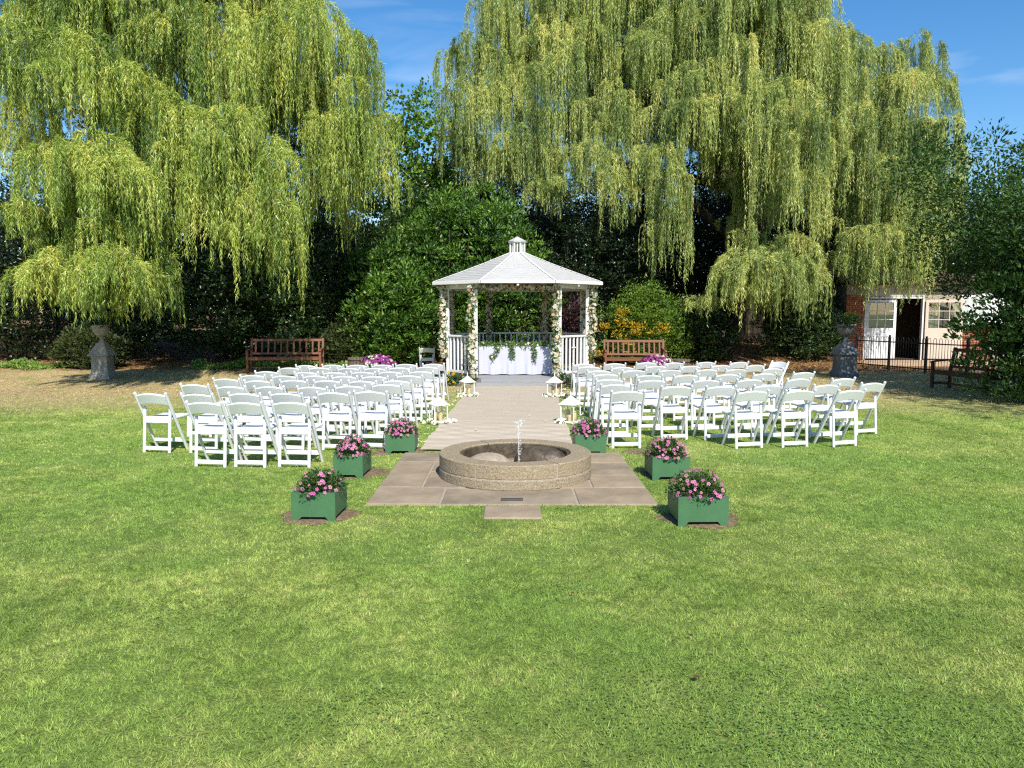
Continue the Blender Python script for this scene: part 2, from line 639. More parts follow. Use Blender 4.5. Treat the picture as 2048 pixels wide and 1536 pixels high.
L_COVER = leaf_mat('ground_cover_leaf', [(0.068, 0.135, 0.021), (0.150, 0.262, 0.036), (0.285, 0.390, 0.075)], .3)
L_PLANT = leaf_mat('bedding_leaf', [(0.023, 0.058, 0.016), (0.058, 0.120, 0.029), (0.111, 0.182, 0.052)], .2)
L_GARL = leaf_mat('garland_leaf', [(0.046, 0.111, 0.029), (0.111, 0.208, 0.058), (0.208, 0.312, 0.098)], .25)
L_CREAMF = leaf_mat('cream_petal', [(.58, .52, .38), (.68, .65, .54), (.72, .71, .66)], .25, nscale=5, namp=.2)
L_PEACHF = leaf_mat('peach_petal', [(.62, .36, .20), (.72, .48, .30), (.78, .64, .50)], .25, nscale=5, namp=.2)
L_WHITEF = leaf_mat('white_petal', [(.68, .68, .58), (.78, .78, .72), (.82, .82, .80)], .25)
L_PURPF = leaf_mat('purple_petal', [(.16, .02, .14), (.30, .04, .26), (.48, .12, .40)], .25)
L_PINK = mat('pink_petal', (.46, .13, .30), .6, .2, scale=14, col2=(.34, .07, .20))
L_PINKP = mat('pale_pink_petal', (.52, .24, .34), .6, .2, scale=14, col2=(.40, .14, .24))
M_EYE = mat('flower_eye', (.24, .02, .09), .7, .2)

# ---------------------------------------------------------------- ground


def sstep(x, a, b):
    t = np.clip((x - a) / (b - a), 0, 1)
    return t * t * (3 - 2 * t)


def zg(x, y):
    x, y = np.asarray(x, float), np.asarray(y, float)
    rise = .55 * sstep(y, 22.5, 31) * (1 - sstep(x, 9.5, 13))
    rise = rise + .35 * np.exp(-(((x - 8.6) / 2.6) ** 2 + ((y - 28.5) / 2.6) ** 2))
    rise = rise + .10 * sstep(y, 20, 24) * (1 - sstep(x, -4, 0))
    return rise + .012 * np.sin(x * .9 + 1) * np.sin(y * .7) * sstep(y, 9, 12) * 0 


xs = np.concatenate([[-900, -300, -120, -70], np.arange(-45, 45.1, .75), [70, 120, 300, 900]])
ys = np.concatenate([[-600, -150, -50, -20], np.arange(-8, 60.1, .75), [80, 140, 400, 1200]])
XX, YY = np.meshgrid(xs, ys)
ZZ = zg(XX, YY)
nx, ny = len(xs), len(ys)
ii = (np.arange(ny - 1)[:, None] * nx + np.arange(nx - 1)[None]).ravel()
link('lawn', fast_mesh('lawn', np.stack([XX, YY, ZZ], -1).reshape(-1, 3),
                       np.stack([ii, ii + 1, ii + nx + 1, ii + nx], 1), M_LAWN, smooth=True))['kind'] = 'structure'
bpy.data.objects['lawn']['label'] = 'mown green lawn drying to straw towards the hedge'

# places kept free of grass blades: (cx, cy, hx, hy) boxes and circles
KEEP = []

# paving round the fountain
FC = Vector((.035, 8.19, 0))
PX0, PX1, PY0, PY1 = -1.345, 1.345, 6.86, 9.46
KEEP.append((0, (PY0 + PY1) / 2, 1.335, 1.285))
pav = empty('stone_paving', (0, 0, 0), 0, 'square of buff sandstone slabs laid round the stone fountain', 'paving')
mb = MB().cbox((0, (PY0 + PY1) / 2, -.014), (2.68, 2.58, .04), .004)
mb.obj('mortar_bed', M_MORTAR, pav)
slabs = [(-1.345, -.66, 6.86, 7.54), (-.66, .60, 6.86, 7.50), (.60, 1.345, 6.86, 7.54),
         (-1.345, -.90, 7.54, 8.86), (-.90, -.10, 7.54, 8.30), (-.10, .80, 7.50, 8.10), (.80, 1.345, 7.54, 8.12),
         (.80, 1.345, 8.12, 8.78), (-.90, .0, 8.30, 8.86), (.0, .80, 8.10, 8.78),
         (-1.345, -.45, 8.86, 9.46), (-.45, .40, 8.86, 9.46), (.40, 1.345, 8.78, 9.46)]
slabs[9] = (.0, .80, 8.10, 8.86)
for i, (a, b, c, d) in enumerate(slabs):
    g = .011
    o = MB().cbox((0, 0, 0), (b - a - 2 * g - random.uniform(0, .008), d - c - 2 * g - random.uniform(0, .008), .05), .006).obj('slab', M_SLABS[i % 3], pav, ((a + b) / 2, (c + d) / 2, -.009 + random.uniform(-.002, .002)))
    o.rotation_euler = (random.uniform(-.002, .002), random.uniform(-.002, .002), random.uniform(-.004, .004))
a, b = G(965, 1020), G(1086, 1047)
st = MB().cbox((0, 0, 0), (.50, .40, .05), .008).obj('stepping_slab', M_SLABS[0], None, (.005, 6.60, -.010))
tag(st, 'single square sandstone slab set in the grass before the paving', 'slab')
KEEP.append((.005, 6.60, .25, .21))
pl = MB().cbox((0, 0, 0), (.205, .075, .012), .003).obj('plaque', M_PLATE, None, (.0, 7.02, .021))
tag(pl, 'small dark metal plaque let into the front paving slab', 'plaque')

# runner of pale fabric up the aisle
u = np.linspace(0, 1, 61)
v = np.linspace(0, 1, 181)
UU, VV = np.meshgrid(u, v)
yy = 9.62 + VV * 8.86
cx = -.19 + .215 * VV
xx = cx + (UU - .5) * 1.98 + .012 * np.sin(VV * 40)
fade = np.exp(-((yy - 10.9) / 1.5) ** 2)
zz = .012 + fade * .009 * (np.sin(yy * 16 + 2.0 * np.sin(xx * 3.1) + 1.5 * np.sin(yy * 2.3 + xx * 5)) + .7 * np.sin(yy * 29 + xx * 6)) \
    + .002 * np.sin(yy * 9 + xx * 2) * (1 - fade) + .012 * fade
zz = np.maximum(zz, .006)
n0 = len(u)
ii = (np.arange(len(v) - 1)[:, None] * n0 + np.arange(n0 - 1)[None]).ravel()
ro = link('aisle_runner', fast_mesh('aisle_runner', np.stack([xx, yy, zz], -1).reshape(-1, 3), np.stack([ii, ii + 1, ii + n0 + 1, ii + n0], 1), M_RUN, smooth=True))
tag(ro, 'long beige fabric runner laid up the aisle to the gazebo', 'carpet')
KEEP.append((-.08, 14.05, 1.03, 4.45))

# ---------------------------------------------------------------- foliage builders


def add_var(n, k, lo=0., hi=1.):
    return np.repeat(rng.uniform(lo, hi, n), k)


def shrub_leaves(clusters, per, leaf, wid, up=.35, flat=.5, zmin=None, droop=.0, spread=1.0):
    """clusters: (n,4) centre + radius; leaves radiate from each cluster's twig tip"""
    n = len(clusters) * per
    C = np.repeat(clusters[:, :3], per, 0)
    rc = np.repeat(clusters[:, 3], per)
    d = rdirs(n)
    d[:, 2] = np.abs(d[:, 2]) * (1 - flat) + d[:, 2] * flat
    d = nrm(d)
    P = C + d * (rc * rng.uniform(.25, 1, n) ** .6)[:, None]
    D = nrm(d * spread + rdirs(n) * .55 + np.array([0, 0, up - droop]))
    S = nrm(np.cross(D, rdirs(n)))
    # leaves turn their faces outwards and up
    tgt = nrm(d + np.array([0, 0, .8]) + rdirs(n) * .6)
    S = nrm(np.cross(D, tgt))
    L = leaf * rng.uniform(.65, 1.25, n)
    if zmin is not None:
        k = P[:, 2] > zmin + .02
        P, D, S, L = P[k], D[k], S[k], L[k]
    cv = np.repeat(rng.uniform(-.18, .18, len(clusters)), per)
    if zmin is not None:
        cv = cv[k]
    V, F = fold_leaves(P, D, S, L, L * wid)
    va = np.repeat(np.clip(rng.uniform(.1, .9, len(P)) + cv, 0, 1), 4)
    return V, F, va


def ell_clusters(c, r, n, rc, shell=(.55, 1.0), zlow=None, lump=.18, front=0.0):
    """cluster centres in the outer shell of a lumpy ellipsoid"""
    d = rdirs(n * 2)
    if front:
        d[:, 1] -= front * rng.uniform(0, 1, n * 2)
        d = nrm(d)
    k = rng.normal(size=(5, 3)) * 2.2
    ph = rng.uniform(0, 6, 5)
    bump = 1 + lump * sum(np.sin(d @ k[i] + ph[i]) for i in range(5)) / 2.2
    rad = (rng.uniform(shell[0] ** 3, shell[1] ** 3, n * 2) ** (1 / 3)) * bump
    P = np.array(c) + d * rad[:, None] * np.array(r)
    if zlow is not None:
        P = P[P[:, 2] > zlow]
    P = P[:n]
    return np.concatenate([P, (rc * rng.uniform(.7, 1.3, len(P)))[:, None]], 1)


def stems(c, base_r, tops, r0, name_mat=M_BARK):
    mb = MB()
    for t in tops:
        b = Vector((c[0] + random.uniform(-base_r, base_r), c[1] + random.uniform(-base_r, base_r), c[2] - .15))
        t = Vector(t)
        m1 = b.lerp(t, .45) + Vector((random.uniform(-.15, .15), random.uniform(-.15, .15), .1))
        mb.tube([b, m1, t], [r0, r0 * .65, r0 * .22], 6)
    return mb


def shrub(name, label, cat, c, r, n, per, leaf, wid, m, rc=.3, group=None, shell=(.55, 1.), lump=.18, up=.35, stem_r=.05, nst=5, front=.35, droop=0.):
    x, y = c[0], c[1]
    z0 = float(zg(x, y))
    o = empty(name, (x, y, z0), 0, label, cat, group)
    cl = ell_clusters((0, 0, c[2] - z0), r, n, rc, shell, .08, lump, front)
    V, F, va = shrub_leaves(cl, per, leaf, wid, up, zmin=0.0, droop=droop)
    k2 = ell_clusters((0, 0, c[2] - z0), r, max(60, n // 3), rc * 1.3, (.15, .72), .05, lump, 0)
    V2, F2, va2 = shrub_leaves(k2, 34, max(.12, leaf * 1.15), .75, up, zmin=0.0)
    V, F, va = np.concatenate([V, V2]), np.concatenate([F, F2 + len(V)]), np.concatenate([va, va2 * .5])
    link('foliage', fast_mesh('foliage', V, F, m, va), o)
    tops = [tuple(cl[random.randrange(len(cl)), :3] * np.array([.7, .7, .85])) for _ in range(nst)]
    stems((0, 0, 0), r[0] * .18, tops, stem_r).obj('stem', M_BARK, o, smooth=True)
    return o


# ---------------------------------------------------------------- willows


def willow_strands(clumps, dens, leaf_l, leaf_w, step):
    """clumps: list of (centre_top, radius, length); strands start on a shallow dome, arch out and hang"""
    VS, FS, VA, TW = [], [], [], []
    base = 0
    for (c, r, Ln, dn) in clumps:
        ns = max(6, int(dens * dn * r * r * 3.1))
        nt_ = max(3, ns // 11)
        tr_i = rng.integers(0, nt_, ns)
        ta, tq = rng.uniform(0, 2 * np.pi, nt_), np.sqrt(rng.uniform(0, 1, nt_))
        jx = np.cos(ta[tr_i]) * tq[tr_i] + rng.normal(0, .055, ns) / max(r, .35)
        jy = np.sin(ta[tr_i]) * tq[tr_i] + rng.normal(0, .055, ns) / max(r, .35)
        a, q = np.arctan2(jy, jx), np.minimum(np.hypot(jx, jy), 1.15)
        ox, oy = np.cos(a) * q, np.sin(a) * q
        dome = .55 * r * (1 - q ** 2) + rng.normal(0, .10 * r, nt_)[tr_i] + rng.normal(0, .04 * r, ns)
        p0 = np.stack([c[0] + ox * r * .86, c[1] + oy * r * .86, c[2] - .55 * r + dome], 1)
        out = np.stack([np.cos(a), np.sin(a)], 1) * (.16 + .22 * q)[:, None] * min(r, 1.2) + rng.normal(0, .05, (nt_, 2))[tr_i] + rng.normal(0, .03, (ns, 2))
        # bunch the strands into hanging tresses
        L = Ln * rng.uniform(.45, 1.0, ns) * (1 - .25 * rng.uniform(0, 1, ns) * (1 - q))
        L *= rng.uniform(.62, 1.18, nt_)[tr_i]
        m = np.maximum(5, (L / step).astype(int))
        idx = np.repeat(np.arange(ns), m)
        s = rng.uniform(0, 1, len(idx)) * L[idx]
        e = 1 - np.exp(-s / .55)
        wv = .04 * np.sin(s * 2.1 + idx * 1.7)
        P = np.empty((len(idx), 3))
        P[:, 0] = p0[idx, 0] + out[idx, 0] * e + wv
        P[:, 1] = p0[idx, 1] + out[idx, 1] * e + .04 * np.cos(s * 1.9 + idx * 2.3)
        P[:, 2] = p0[idx, 2] - (s - .30 * (1 - np.exp(-s / .30))) * .97
        t = np.clip(s / .7, 0, 1)[:, None]
        o3 = np.concatenate([out[idx], np.zeros((len(idx), 1))], 1)
        D = nrm(o3 * (1.6 * (1 - t)) + np.array([0, 0, -1.]) * (.25 + .75 * t) + rdirs(len(idx)) * .55)
        S = nrm(np.cross(D, rdirs(len(idx))))
        Lf = leaf_l * rng.uniform(.6, 1.25, len(idx))
        V, F = tri_leaves(P, D, S, Lf, Lf * leaf_w)
        # leaf tone: random by spray and tress, yellower where strands start at the crest
        cv = rng.uniform(-.12, .12)
        va = np.clip(rng.normal(.46, .15, len(idx)) + cv + rng.normal(0, .12, nt_)[tr_i][idx] + .14 * np.exp(-s / .3), 0, 1)
        VS.append(V)
        FS.append(F + base)
        VA.append(np.repeat(va, 3))
        base += len(V)
        for i in rng.choice(ns, max(2, ns // 14), replace=False):
            ss = np.linspace(0, L[i] * .8, 5)
            ee = 1 - np.exp(-ss / .55)
            TW.append(np.stack([p0[i, 0] + out[i, 0] * ee + .04 * np.sin(ss * 2.1 + i * 1.7), p0[i, 1] + out[i, 1] * ee + .04 * np.cos(ss * 1.9 + i * 2.3),
                                p0[i, 2] - (ss - .30 * (1 - np.exp(-ss / .30))) * .97], 1))
    return np.concatenate(VS), np.concatenate(FS), np.concatenate(VA), TW


def twig_mesh(TW, w=.010):
    A = np.stack(TW)                                    # (n,5,3)
    n, k, _ = A.shape
    th = rng.uniform(0, np.pi, n)
    s = np.stack([np.cos(th), np.sin(th), np.zeros(n)], 1)[:, None] * (w * np.linspace(1, .35, k))[None, :, None]
    V = np.stack([A - s, A + s], 2).reshape(-1, 3)
    b = (np.arange(n) * k * 2)[:, None] + (np.arange(k - 1) * 2)[None]
    b = b.ravel()
    return V, np.stack([b, b + 1, b + 3, b + 2], 1)


def make_willow(name, label, base, trunk_top, spec, fill, curtains, m, dens, fork=3, trunk_r=.55):
    z0 = float(zg(base[0], base[1]))
    root = empty(name, (base[0], base[1], z0), 0, label, 'tree', 'weeping willows behind the lawn')
    off = Vector((base[0], base[1], z0))
    clumps = []
    py_jit = random.Random(11)
    for (px, yt, hw, yb, d) in spec:
        c = W(px, yt, d) - off
        bot = W(px, yb, d).z - z0
        r = hw * d / F_PX
        k = max(3, min(8, int(round(2 + r * 3.2))))
        for j in range(k):
            a, q = j * 2.4 + px * .37 + py_jit.uniform(-.5, .5), math.sqrt((j + .3) / k) * .80
            rs = r * py_jit.uniform(.34, .62)
            zt = c.z - .62 * r * q * q - py_jit.uniform(0, .30) * r
            lb = bot + py_jit.uniform(-.15, .42) * min(1.2, c.z - bot) * (1.0 if j else .3)
            clumps.append(((c.x + math.cos(a) * q * r, c.y + math.sin(a) * q * r, zt), rs, max(.5, (zt - .25 * rs - lb) * 1.12), 1.0))
    for (px, yb, d) in curtains:
        yt = max(-60, yb - py_jit.uniform(130, 330))
        r = py_jit.uniform(.22, .50)
        c = W(px, yt, d) - off
        clumps.append((tuple(c), r, c.z - (W(px, yb, d).z - z0), 1.25))
    for (x, y, z, r, L, dn) in fill:
        clumps.append(((x - off.x, y - off.y, z - off.z), r, L, dn))
    V, F, va, TW = willow_strands(clumps, dens, .112, .145, .034)
    cr = link('crown', fast_mesh('crown', V, F, m, va), root)
    tv, tf = twig_mesh(TW)
    tw = link('hanging_twigs', fast_mesh('hanging_twigs', tv, tf, M_TWIG), cr)
    tw['kind'] = 'stuff'
    # trunk and limbs
    tt = Vector(trunk_top) - off
    rb = random.Random(3)
    mb = MB()
    pts, rad = [], []
    for i in range(9):
        t = i / 8
        p = Vector((0, 0, -.3)).lerp(tt, t) + Vector((rb.uniform(-.1, .1), rb.uniform(-.1, .1), 0)) * (1 if 0 < i < 8 else 0)
        pts.append(p)
        rad.append(trunk_r * (1.35 - .55 * t if t > .12 else 1.75 - 3 * t))
    mb.tube(pts, rad, 14)
    mb.obj('trunk', M_BARK, root, smooth=True)
    order = sorted(range(len(clumps)), key=lambda i: clumps[i][1], reverse=True)
    for n, i in enumerate(order[:26]):
        c, r, L, _ = clumps[i]
        c = Vector(c)
        st = pts[rb.choice((5, 6, 7, 8))]
        end = c + Vector((0, 0, -.12 * r))
        pk = st.lerp(end, .5)
        pk.z = max(st.z, end.z * .8) * .5 + max(pk.z, end.z) * .5 + rb.uniform(.1, .6)
        P, Rr = [], []
        for k in range(9):
            t = k / 8
            p = st * (1 - t) ** 2 + pk * 2 * t * (1 - t) + end * t * t
            P.append(p + Vector((rb.uniform(-.12, .12), rb.uniform(-.12, .12), rb.uniform(-.08, .08))) * (t * (1 - t) * 4))
            Rr.append(trunk_r * .42 * (1 - t) ** 1.15 + .022)
        MB().tube(P, Rr, 7).obj('limb', M_BARK, root, smooth=True)
    return root


SPEC_L = [(40, 30, 70, 260, 18), (-60, 60, 90, 230, 18.5), (200, 60, 110, 260, 17.5), (130, -60, 120, 150, 20), (250, -90, 120, 110, 20),
          (330, 20, 70, 200, 19.5), (430, 0, 70, 350, 19), (540, 20, 70, 330, 21), (540, -90, 90, 200, 22), (400, -140, 140, 60, 22),
          (660, 45, 72, 250, 22.5), (600, -40, 55, 90, 23.5), (170, 245, 110, 500, 17), (290, 165, 100, 440, 18.5), (450, 190, 60, 420, 18),
          (30, 375, 60, 520, 17), (90, 430, 60, 560, 17.5), (210, 450, 150, 640, 17.5), (120, 500, 80, 630, 17.2),
          (300, 500, 70, 645, 17.8), (430, 300, 65, 520, 18), (530, 375, 58, 590, 18.5), (480, 420, 50, 540, 18.2), (470, 260, 60, 430, 18.8),
          (700, 200, 80, 420, 21.5), (650, 220, 50, 450, 21), (672, 300, 33, 485, 20.8), (775, 215, 34, 380, 22.5), (770, 330, 48, 430, 23),
          (560, 110, 70, 330, 22.5), (620, 140, 60, 340, 22.5), (730, 110, 42, 280, 23.5), (370, 100, 60, 280, 20), (330, 330, 55, 500, 18.6),
          (240, 330, 70, 500, 17.8), (715, 60, 40, 190, 23), (150, 400, 60, 560, 17.6), (265, 425, 60, 600, 18), (470, 90, 60, 300, 20.5),]
SPEC_R = [(940, 60, 62, 230, 27), (900, 170, 36, 330, 27.5), (925, 235, 52, 390, 27.5), (1010, 0, 70, 200, 28), (1000, 140, 60, 330, 27),
          (1040, 255, 66, 400, 26.5), (985, 285, 48, 390, 27), (1090, 50, 70, 150, 28), (1160, 10, 90, 170, 28), (1165, 180, 55, 330, 26.5),
          (1105, 335, 55, 440, 26), (1170, 270, 60, 420, 25.5), (1230, 60, 80, 230, 27.5), (1270, 190, 60, 350, 26), (1330, 20, 100, 200, 27),
          (1310, 265, 58, 410, 25), (1340, 320, 44, 590, 24.5), (1310, 430, 32, 570, 24.7), (1400, 110, 80, 300, 25.5), (1405, 170, 78, 330, 25),
          (1350, 385, 28, 490, 24.5), (1450, 60, 60, 300, 25.5), (1430, -60, 120, 120, 27), (1560, -90, 140, 120, 27), (1480, 150, 50, 300, 25),
          (1600, 20, 100, 300, 25.5), (1670, 40, 60, 260, 26), (1560, 140, 60, 370, 24.5), (1585, 190, 70, 470, 24), (1600, 330, 48, 490, 23.8),
          (1560, 300, 38, 480, 24.2), (1540, 475, 105, 640, 23.5), (1600, 510, 55, 610, 23.3), (1480, 525, 66, 630, 23.8), (1415, 575, 50, 640, 24),
          (1700, 130, 56, 350, 26.5), (1760, 75, 45, 200, 27.5), (1830, 60, 52, 230, 27.5), (1875, 120, 46, 240, 28), (1800, 130, 56, 300, 27),
          (1740, 190, 66, 400, 25.5), (1760, 300, 66, 520, 24.5), (1840, 225, 72, 430, 26), (1870, 275, 55, 460, 26), (1830, 330, 70, 550, 25),
          (1890, 335, 50, 520, 26), (1790, 425, 60, 600, 24), (1725, 440, 48, 590, 24), (1700, 300, 48, 470, 25), (1850, 430, 56, 600, 25),
          (1215, 310, 45, 440, 25.2), (1500, 440, 45, 560, 24.6), (1585, 450, 55, 600, 23.9), (1650, 420, 36, 520, 24.6), (1700, 455, 42, 590, 24.4), (1755, 470, 50, 605, 24.0), (1660, 500, 36, 600, 24.6), (1820, 470, 50, 610, 24.2), (1075, 100, 60, 250, 27.8), (1100, 205, 42, 340, 27), (1060, 190, 50, 320, 27.3), (1020, 90, 50, 240, 27.6), (1000, -50, 70, 110, 28), (1110, -70, 90, 110, 28.2), (1220, -90, 90, 140, 28), (1330, -110, 90, 120, 28), (1455, 330, 40, 420, 27), (1420, 250, 60, 380, 26), (1500, 330, 50, 480, 26), (1520, 250, 60, 420, 25.6), (1650, 220, 60, 420, 25.5), (1460, 420, 40, 520, 27), (1250, 330, 40, 470, 25.6), (1645, 380, 30, 480, 25)]


def curtain_list(xs_, bot, dep, n, seed):
    g = random.Random(seed)
    out = []
    for i in range(n):
        px = xs_[0] + (xs_[-1] - xs_[0]) * (i + g.random()) / n
        yb = float(np.interp(px, xs_, bot)) - abs(g.gauss(0, 55))
        out.append((px, yb, float(np.interp(px, xs_, dep)) + g.uniform(-1.2, 1.0)))
    return out


CUR_L = [c for c in curtain_list([-40, 30, 60, 360, 380, 480, 500, 580, 600, 650, 700, 720], [480, 470, 610, 620, 540, 540, 590, 590, 440, 470, 470, 430],
                                 [17.5, 17.5, 17.3, 17.8, 18, 18.2, 18.4, 18.6, 20.5, 21, 21, 22], 44, 21)
         if not (335 < c[0] < 378 or 578 < c[0] < 640 or c[0] < 105)]
CUR_R = curtain_list([885, 960, 1100, 1250, 1300, 1370, 1385, 1480, 1520, 1650, 1690, 1720, 1850, 1920], [380, 410, 430, 430, 570, 580, 360, 360, 490, 500, 440, 590, 580, 490],
                     [27.2, 27, 26, 25.4, 24.8, 24.5, 25.4, 25.2, 24.4, 24, 24.8, 24.3, 24.8, 26], 40, 22)


def fill_clumps(c, r, n, rr, LL, ymin, cond=None, seed=1):
    g = np.random.default_rng(seed)
    out = []
    while len(out) < n:
        d = nrm(g.normal(size=3))
        p = np.array(c) + d * np.array(r) * g.uniform(.55, 1) 
        if p[1] < ymin or p[2] < c[2] - r[2] * .35:
            continue
        if cond and not cond(p):
            continue
        out.append((p[0], p[1], p[2], g.uniform(*rr), g.uniform(*LL), .55))
    return out


def proj(p):
    dy, dz = p[1], p[2] - CAM_H
    zc = dy * CP - dz * SP
    yc = dy * SP + dz * CP
    return 1024 + F_PX * p[0] / zc, 768 - F_PX * yc / zc


fl = fill_clumps((-9.0, 23.5, 7.0), (6.5, 4.6, 5.0), 20, (.8, 1.4), (1.6, 3.2), 20.5,
                 lambda p: proj(p)[0] < 690 - max(0, 60 - proj(p)[1]) * .45, 5)
fr = fill_clumps((7.6, 29.0, 8.0), (8.6, 5.2, 6.2), 32, (.9, 1.5), (1.6, 3.4), 27.0,
                 lambda p: 960 < proj(p)[0] < 1850 and not (1080 < proj(p)[0] < 1150 and 100 < proj(p)[1] < 260) and proj(p)[1] < 330, 6)
make_willow('willow_tree', 'yellow green weeping willow filling the left side behind the urn', (-9.2, 26.2), (-8.8, 25.2, 5.2), SPEC_L, fl, CUR_L, L_WILL, 125, trunk_r=.36)
make_willow('willow_tree', 'broad grey green weeping willow behind the gazebo and the right hand chairs', (8.7, 28.3), (8.3, 28.2, 6.0), SPEC_R, fr, CUR_R, L_WILR, 104, trunk_r=.44)

# ---------------------------------------------------------------- shrubs, hedge and trees behind
shrub('laurel_bush', 'big glossy green laurel bush directly behind the gazebo', 'bush', (-1.85, 24.75, 2.6), (3.0, 1.8, 2.95), 430, 84, .135, .36, L_LAUR, .36, up=.5, lump=.30, nst=7)
shrub('laurel_bush', 'lower leafy green bush left of the gazebo beside the grey chair', 'bush', (-3.55, 23.5, 1.5), (1.35, 1.0, 1.75), 200, 66, .13, .40, L_LAUR, .34, up=.35)
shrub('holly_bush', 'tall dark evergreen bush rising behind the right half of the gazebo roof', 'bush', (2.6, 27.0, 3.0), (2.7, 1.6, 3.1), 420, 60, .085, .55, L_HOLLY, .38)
shrub('barberry_bush', 'dark purple leaved bush seen between the right gazebo posts', 'bush', (1.85, 24.6, 1.5), (.75, .7, 1.35), 120, 60, .06, .55, L_PURP, .25)
gs = shrub('golden_shrub', 'green shrub with golden yellow leaf patches behind the right bench', 'shrub', (4.15, 24.6, 1.15), (1.55, 1.1, 1.55), 260, 70, .07, .5, L_SHRUB, .28)
gold_at = np.array([[W(px, py, 23.6 if py < 690 else 23.4) - gs.location] for px, py in
                    ((1250, 632), (1262, 655), (1240, 668), (1272, 672), (1290, 664), (1255, 690), (1200, 660), (1195, 700), (1325, 660), (1205, 715), (1242, 645))]).reshape(-1, 3)
cl = np.concatenate([np.repeat(gold_at, 3, 0) + rng.normal(0, .09, (len(gold_at) * 3, 3)), np.full((len(gold_at) * 3, 1), .16)], 1)
V, F, va = shrub_leaves(cl, 34, .075, .5)
link('golden_foliage', fast_mesh('golden_foliage', V, F, L_GOLD, va), gs)['kind'] = 'stuff'
shrub('ivy_bush', 'dark ivy bush between the golden shrub and the willow trunk', 'bush', (6.1, 25.2, .9), (1.1, .9, 1.3), 150, 60, .08, .75, L_IVY, .28)
shrub('yew_bush', 'low dark yew bush behind the left bench end and the wooden tub', 'bush', (-5.0, 24.0, .55), (1.0, .7, .95), 130, 70, .07, .22, L_OLIVE, .25)
shrub('olive_bush', 'small olive green bush left of the pale stone pedestal', 'bush', (-12.6, 23.0, .5), (1.15, .7, .85), 140, 60, .075, .45, L_OLIVE, .25)
shrub('ivy_bush', 'dark bush just behind the right stone pedestal', 'bush', (9.6, 25.5, 1.0), (1.4, 1.0, 1.6), 170, 60, .08, .7, L_IVY, .28)
hedge = [(-19.5, 25.2, 2.2, 2.6, 3.0), (-16.0, 25.2, 2.5, 2.6, 3.2), (-12.6, 25.0, 2.3, 2.4, 3.1), (-9.3, 24.9, 2.4, 2.3, 3.1), (-6.6, 25.0, 2.2, 2.0, 3.0), (-4.6, 27.6, 3.0, 2.1, 3.5)]
names = ['at the far left edge', 'left of the pale pedestal', 'right behind the pale pedestal', 'between the pale pedestal and the left bench', 'behind the left bench', 'between the left bench and the laurel']
for (x, y, z, rx, rz), nm in zip(hedge, names):
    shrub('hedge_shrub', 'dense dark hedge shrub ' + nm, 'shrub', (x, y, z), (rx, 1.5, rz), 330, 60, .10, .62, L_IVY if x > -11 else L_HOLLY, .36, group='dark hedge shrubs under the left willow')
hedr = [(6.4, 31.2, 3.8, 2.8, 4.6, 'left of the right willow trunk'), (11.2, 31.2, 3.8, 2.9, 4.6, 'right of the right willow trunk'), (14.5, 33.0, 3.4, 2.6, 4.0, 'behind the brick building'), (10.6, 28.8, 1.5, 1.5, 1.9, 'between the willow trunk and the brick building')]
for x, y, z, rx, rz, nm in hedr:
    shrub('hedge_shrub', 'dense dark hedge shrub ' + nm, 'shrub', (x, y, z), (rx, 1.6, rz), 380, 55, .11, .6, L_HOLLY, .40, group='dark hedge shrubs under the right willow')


def broad_tree(name, label, base, top, crown_c, crown_r, n, per, leaf, wid, m, rc, trunk_r=.2, shell=(.3, 1.), lump=.3, group=None, front=.3, flat=.5, up=.3):
    z0 = float(zg(base[0], base[1]))
    o = empty(name, (base[0], base[1], z0), 0, label, 'tree', group)
    cc = np.array(crown_c) - np.array([base[0], base[1], z0])
    cl = ell_clusters(cc, crown_r, n, rc, shell, .2, lump, front)
    V, F, va = shrub_leaves(cl, per, leaf, wid, up, flat, zmin=0.05)
    link('crown', fast_mesh('crown', V, F, m, va), o)
    tp = Vector(cc) + Vector((0, 0, -crown_r[2] * .25))
    pts = [Vector((0, 0, -.2)), Vector((.05, 0, tp.z * .35)), Vector((-.04, .03, tp.z * .7)), tp]
    MB().tube(pts, [trunk_r * 1.4, trunk_r, trunk_r * .8, trunk_r * .5], 10).obj('trunk', M_BARK, o, smooth=True)
    for i in range(14):
        e = Vector(cl[random.randrange(len(cl)), :3])
        s = pts[2].lerp(pts[3], random.random())
        mdl = s.lerp(e, .5) + Vector((0, 0, .25))
        MB().tube([s, mdl, e], [trunk_r * .4, trunk_r * .22, .012], 6).obj('limb', M_BARK, o, smooth=True)
    return o


broad_tree('maple_tree', 'bright green broadleaf tree in the gap between the two willows', (-3.6, 31), None, (-3.6, 30.8, 6.0), (1.9, 1.5, 4.1), 300, 50, .16, .75, L_MAPLE, .5, shell=(.2, 1.))
for x_, y_, h_, nm in ((-1.7, 33.0, 8.6, 'behind the laurel top'), (1.6, 31.0, 7.2, 'right of the laurel'), (5.2, 33.0, 8.2, 'behind the golden shrub'), (9.6, 33.6, 8.4, 'behind the willow trunk'), (13.6, 32.4, 7.8, 'left of the brick building')):
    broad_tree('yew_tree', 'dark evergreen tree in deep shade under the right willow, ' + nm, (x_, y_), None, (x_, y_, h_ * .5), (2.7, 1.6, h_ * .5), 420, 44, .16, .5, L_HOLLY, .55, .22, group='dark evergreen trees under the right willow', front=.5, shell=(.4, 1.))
broad_tree('yew_tree', 'tall dark yew tree hidden behind the left part of the left willow', (-13.5, 28.0), None, (-13.5, 28.0, 6.2), (4.6, 1.6, 5.6), 560, 46, .15, .5, L_HOLLY, .55, .25, group='dark yew trees behind the left willow', front=.5, shell=(.45, 1.))
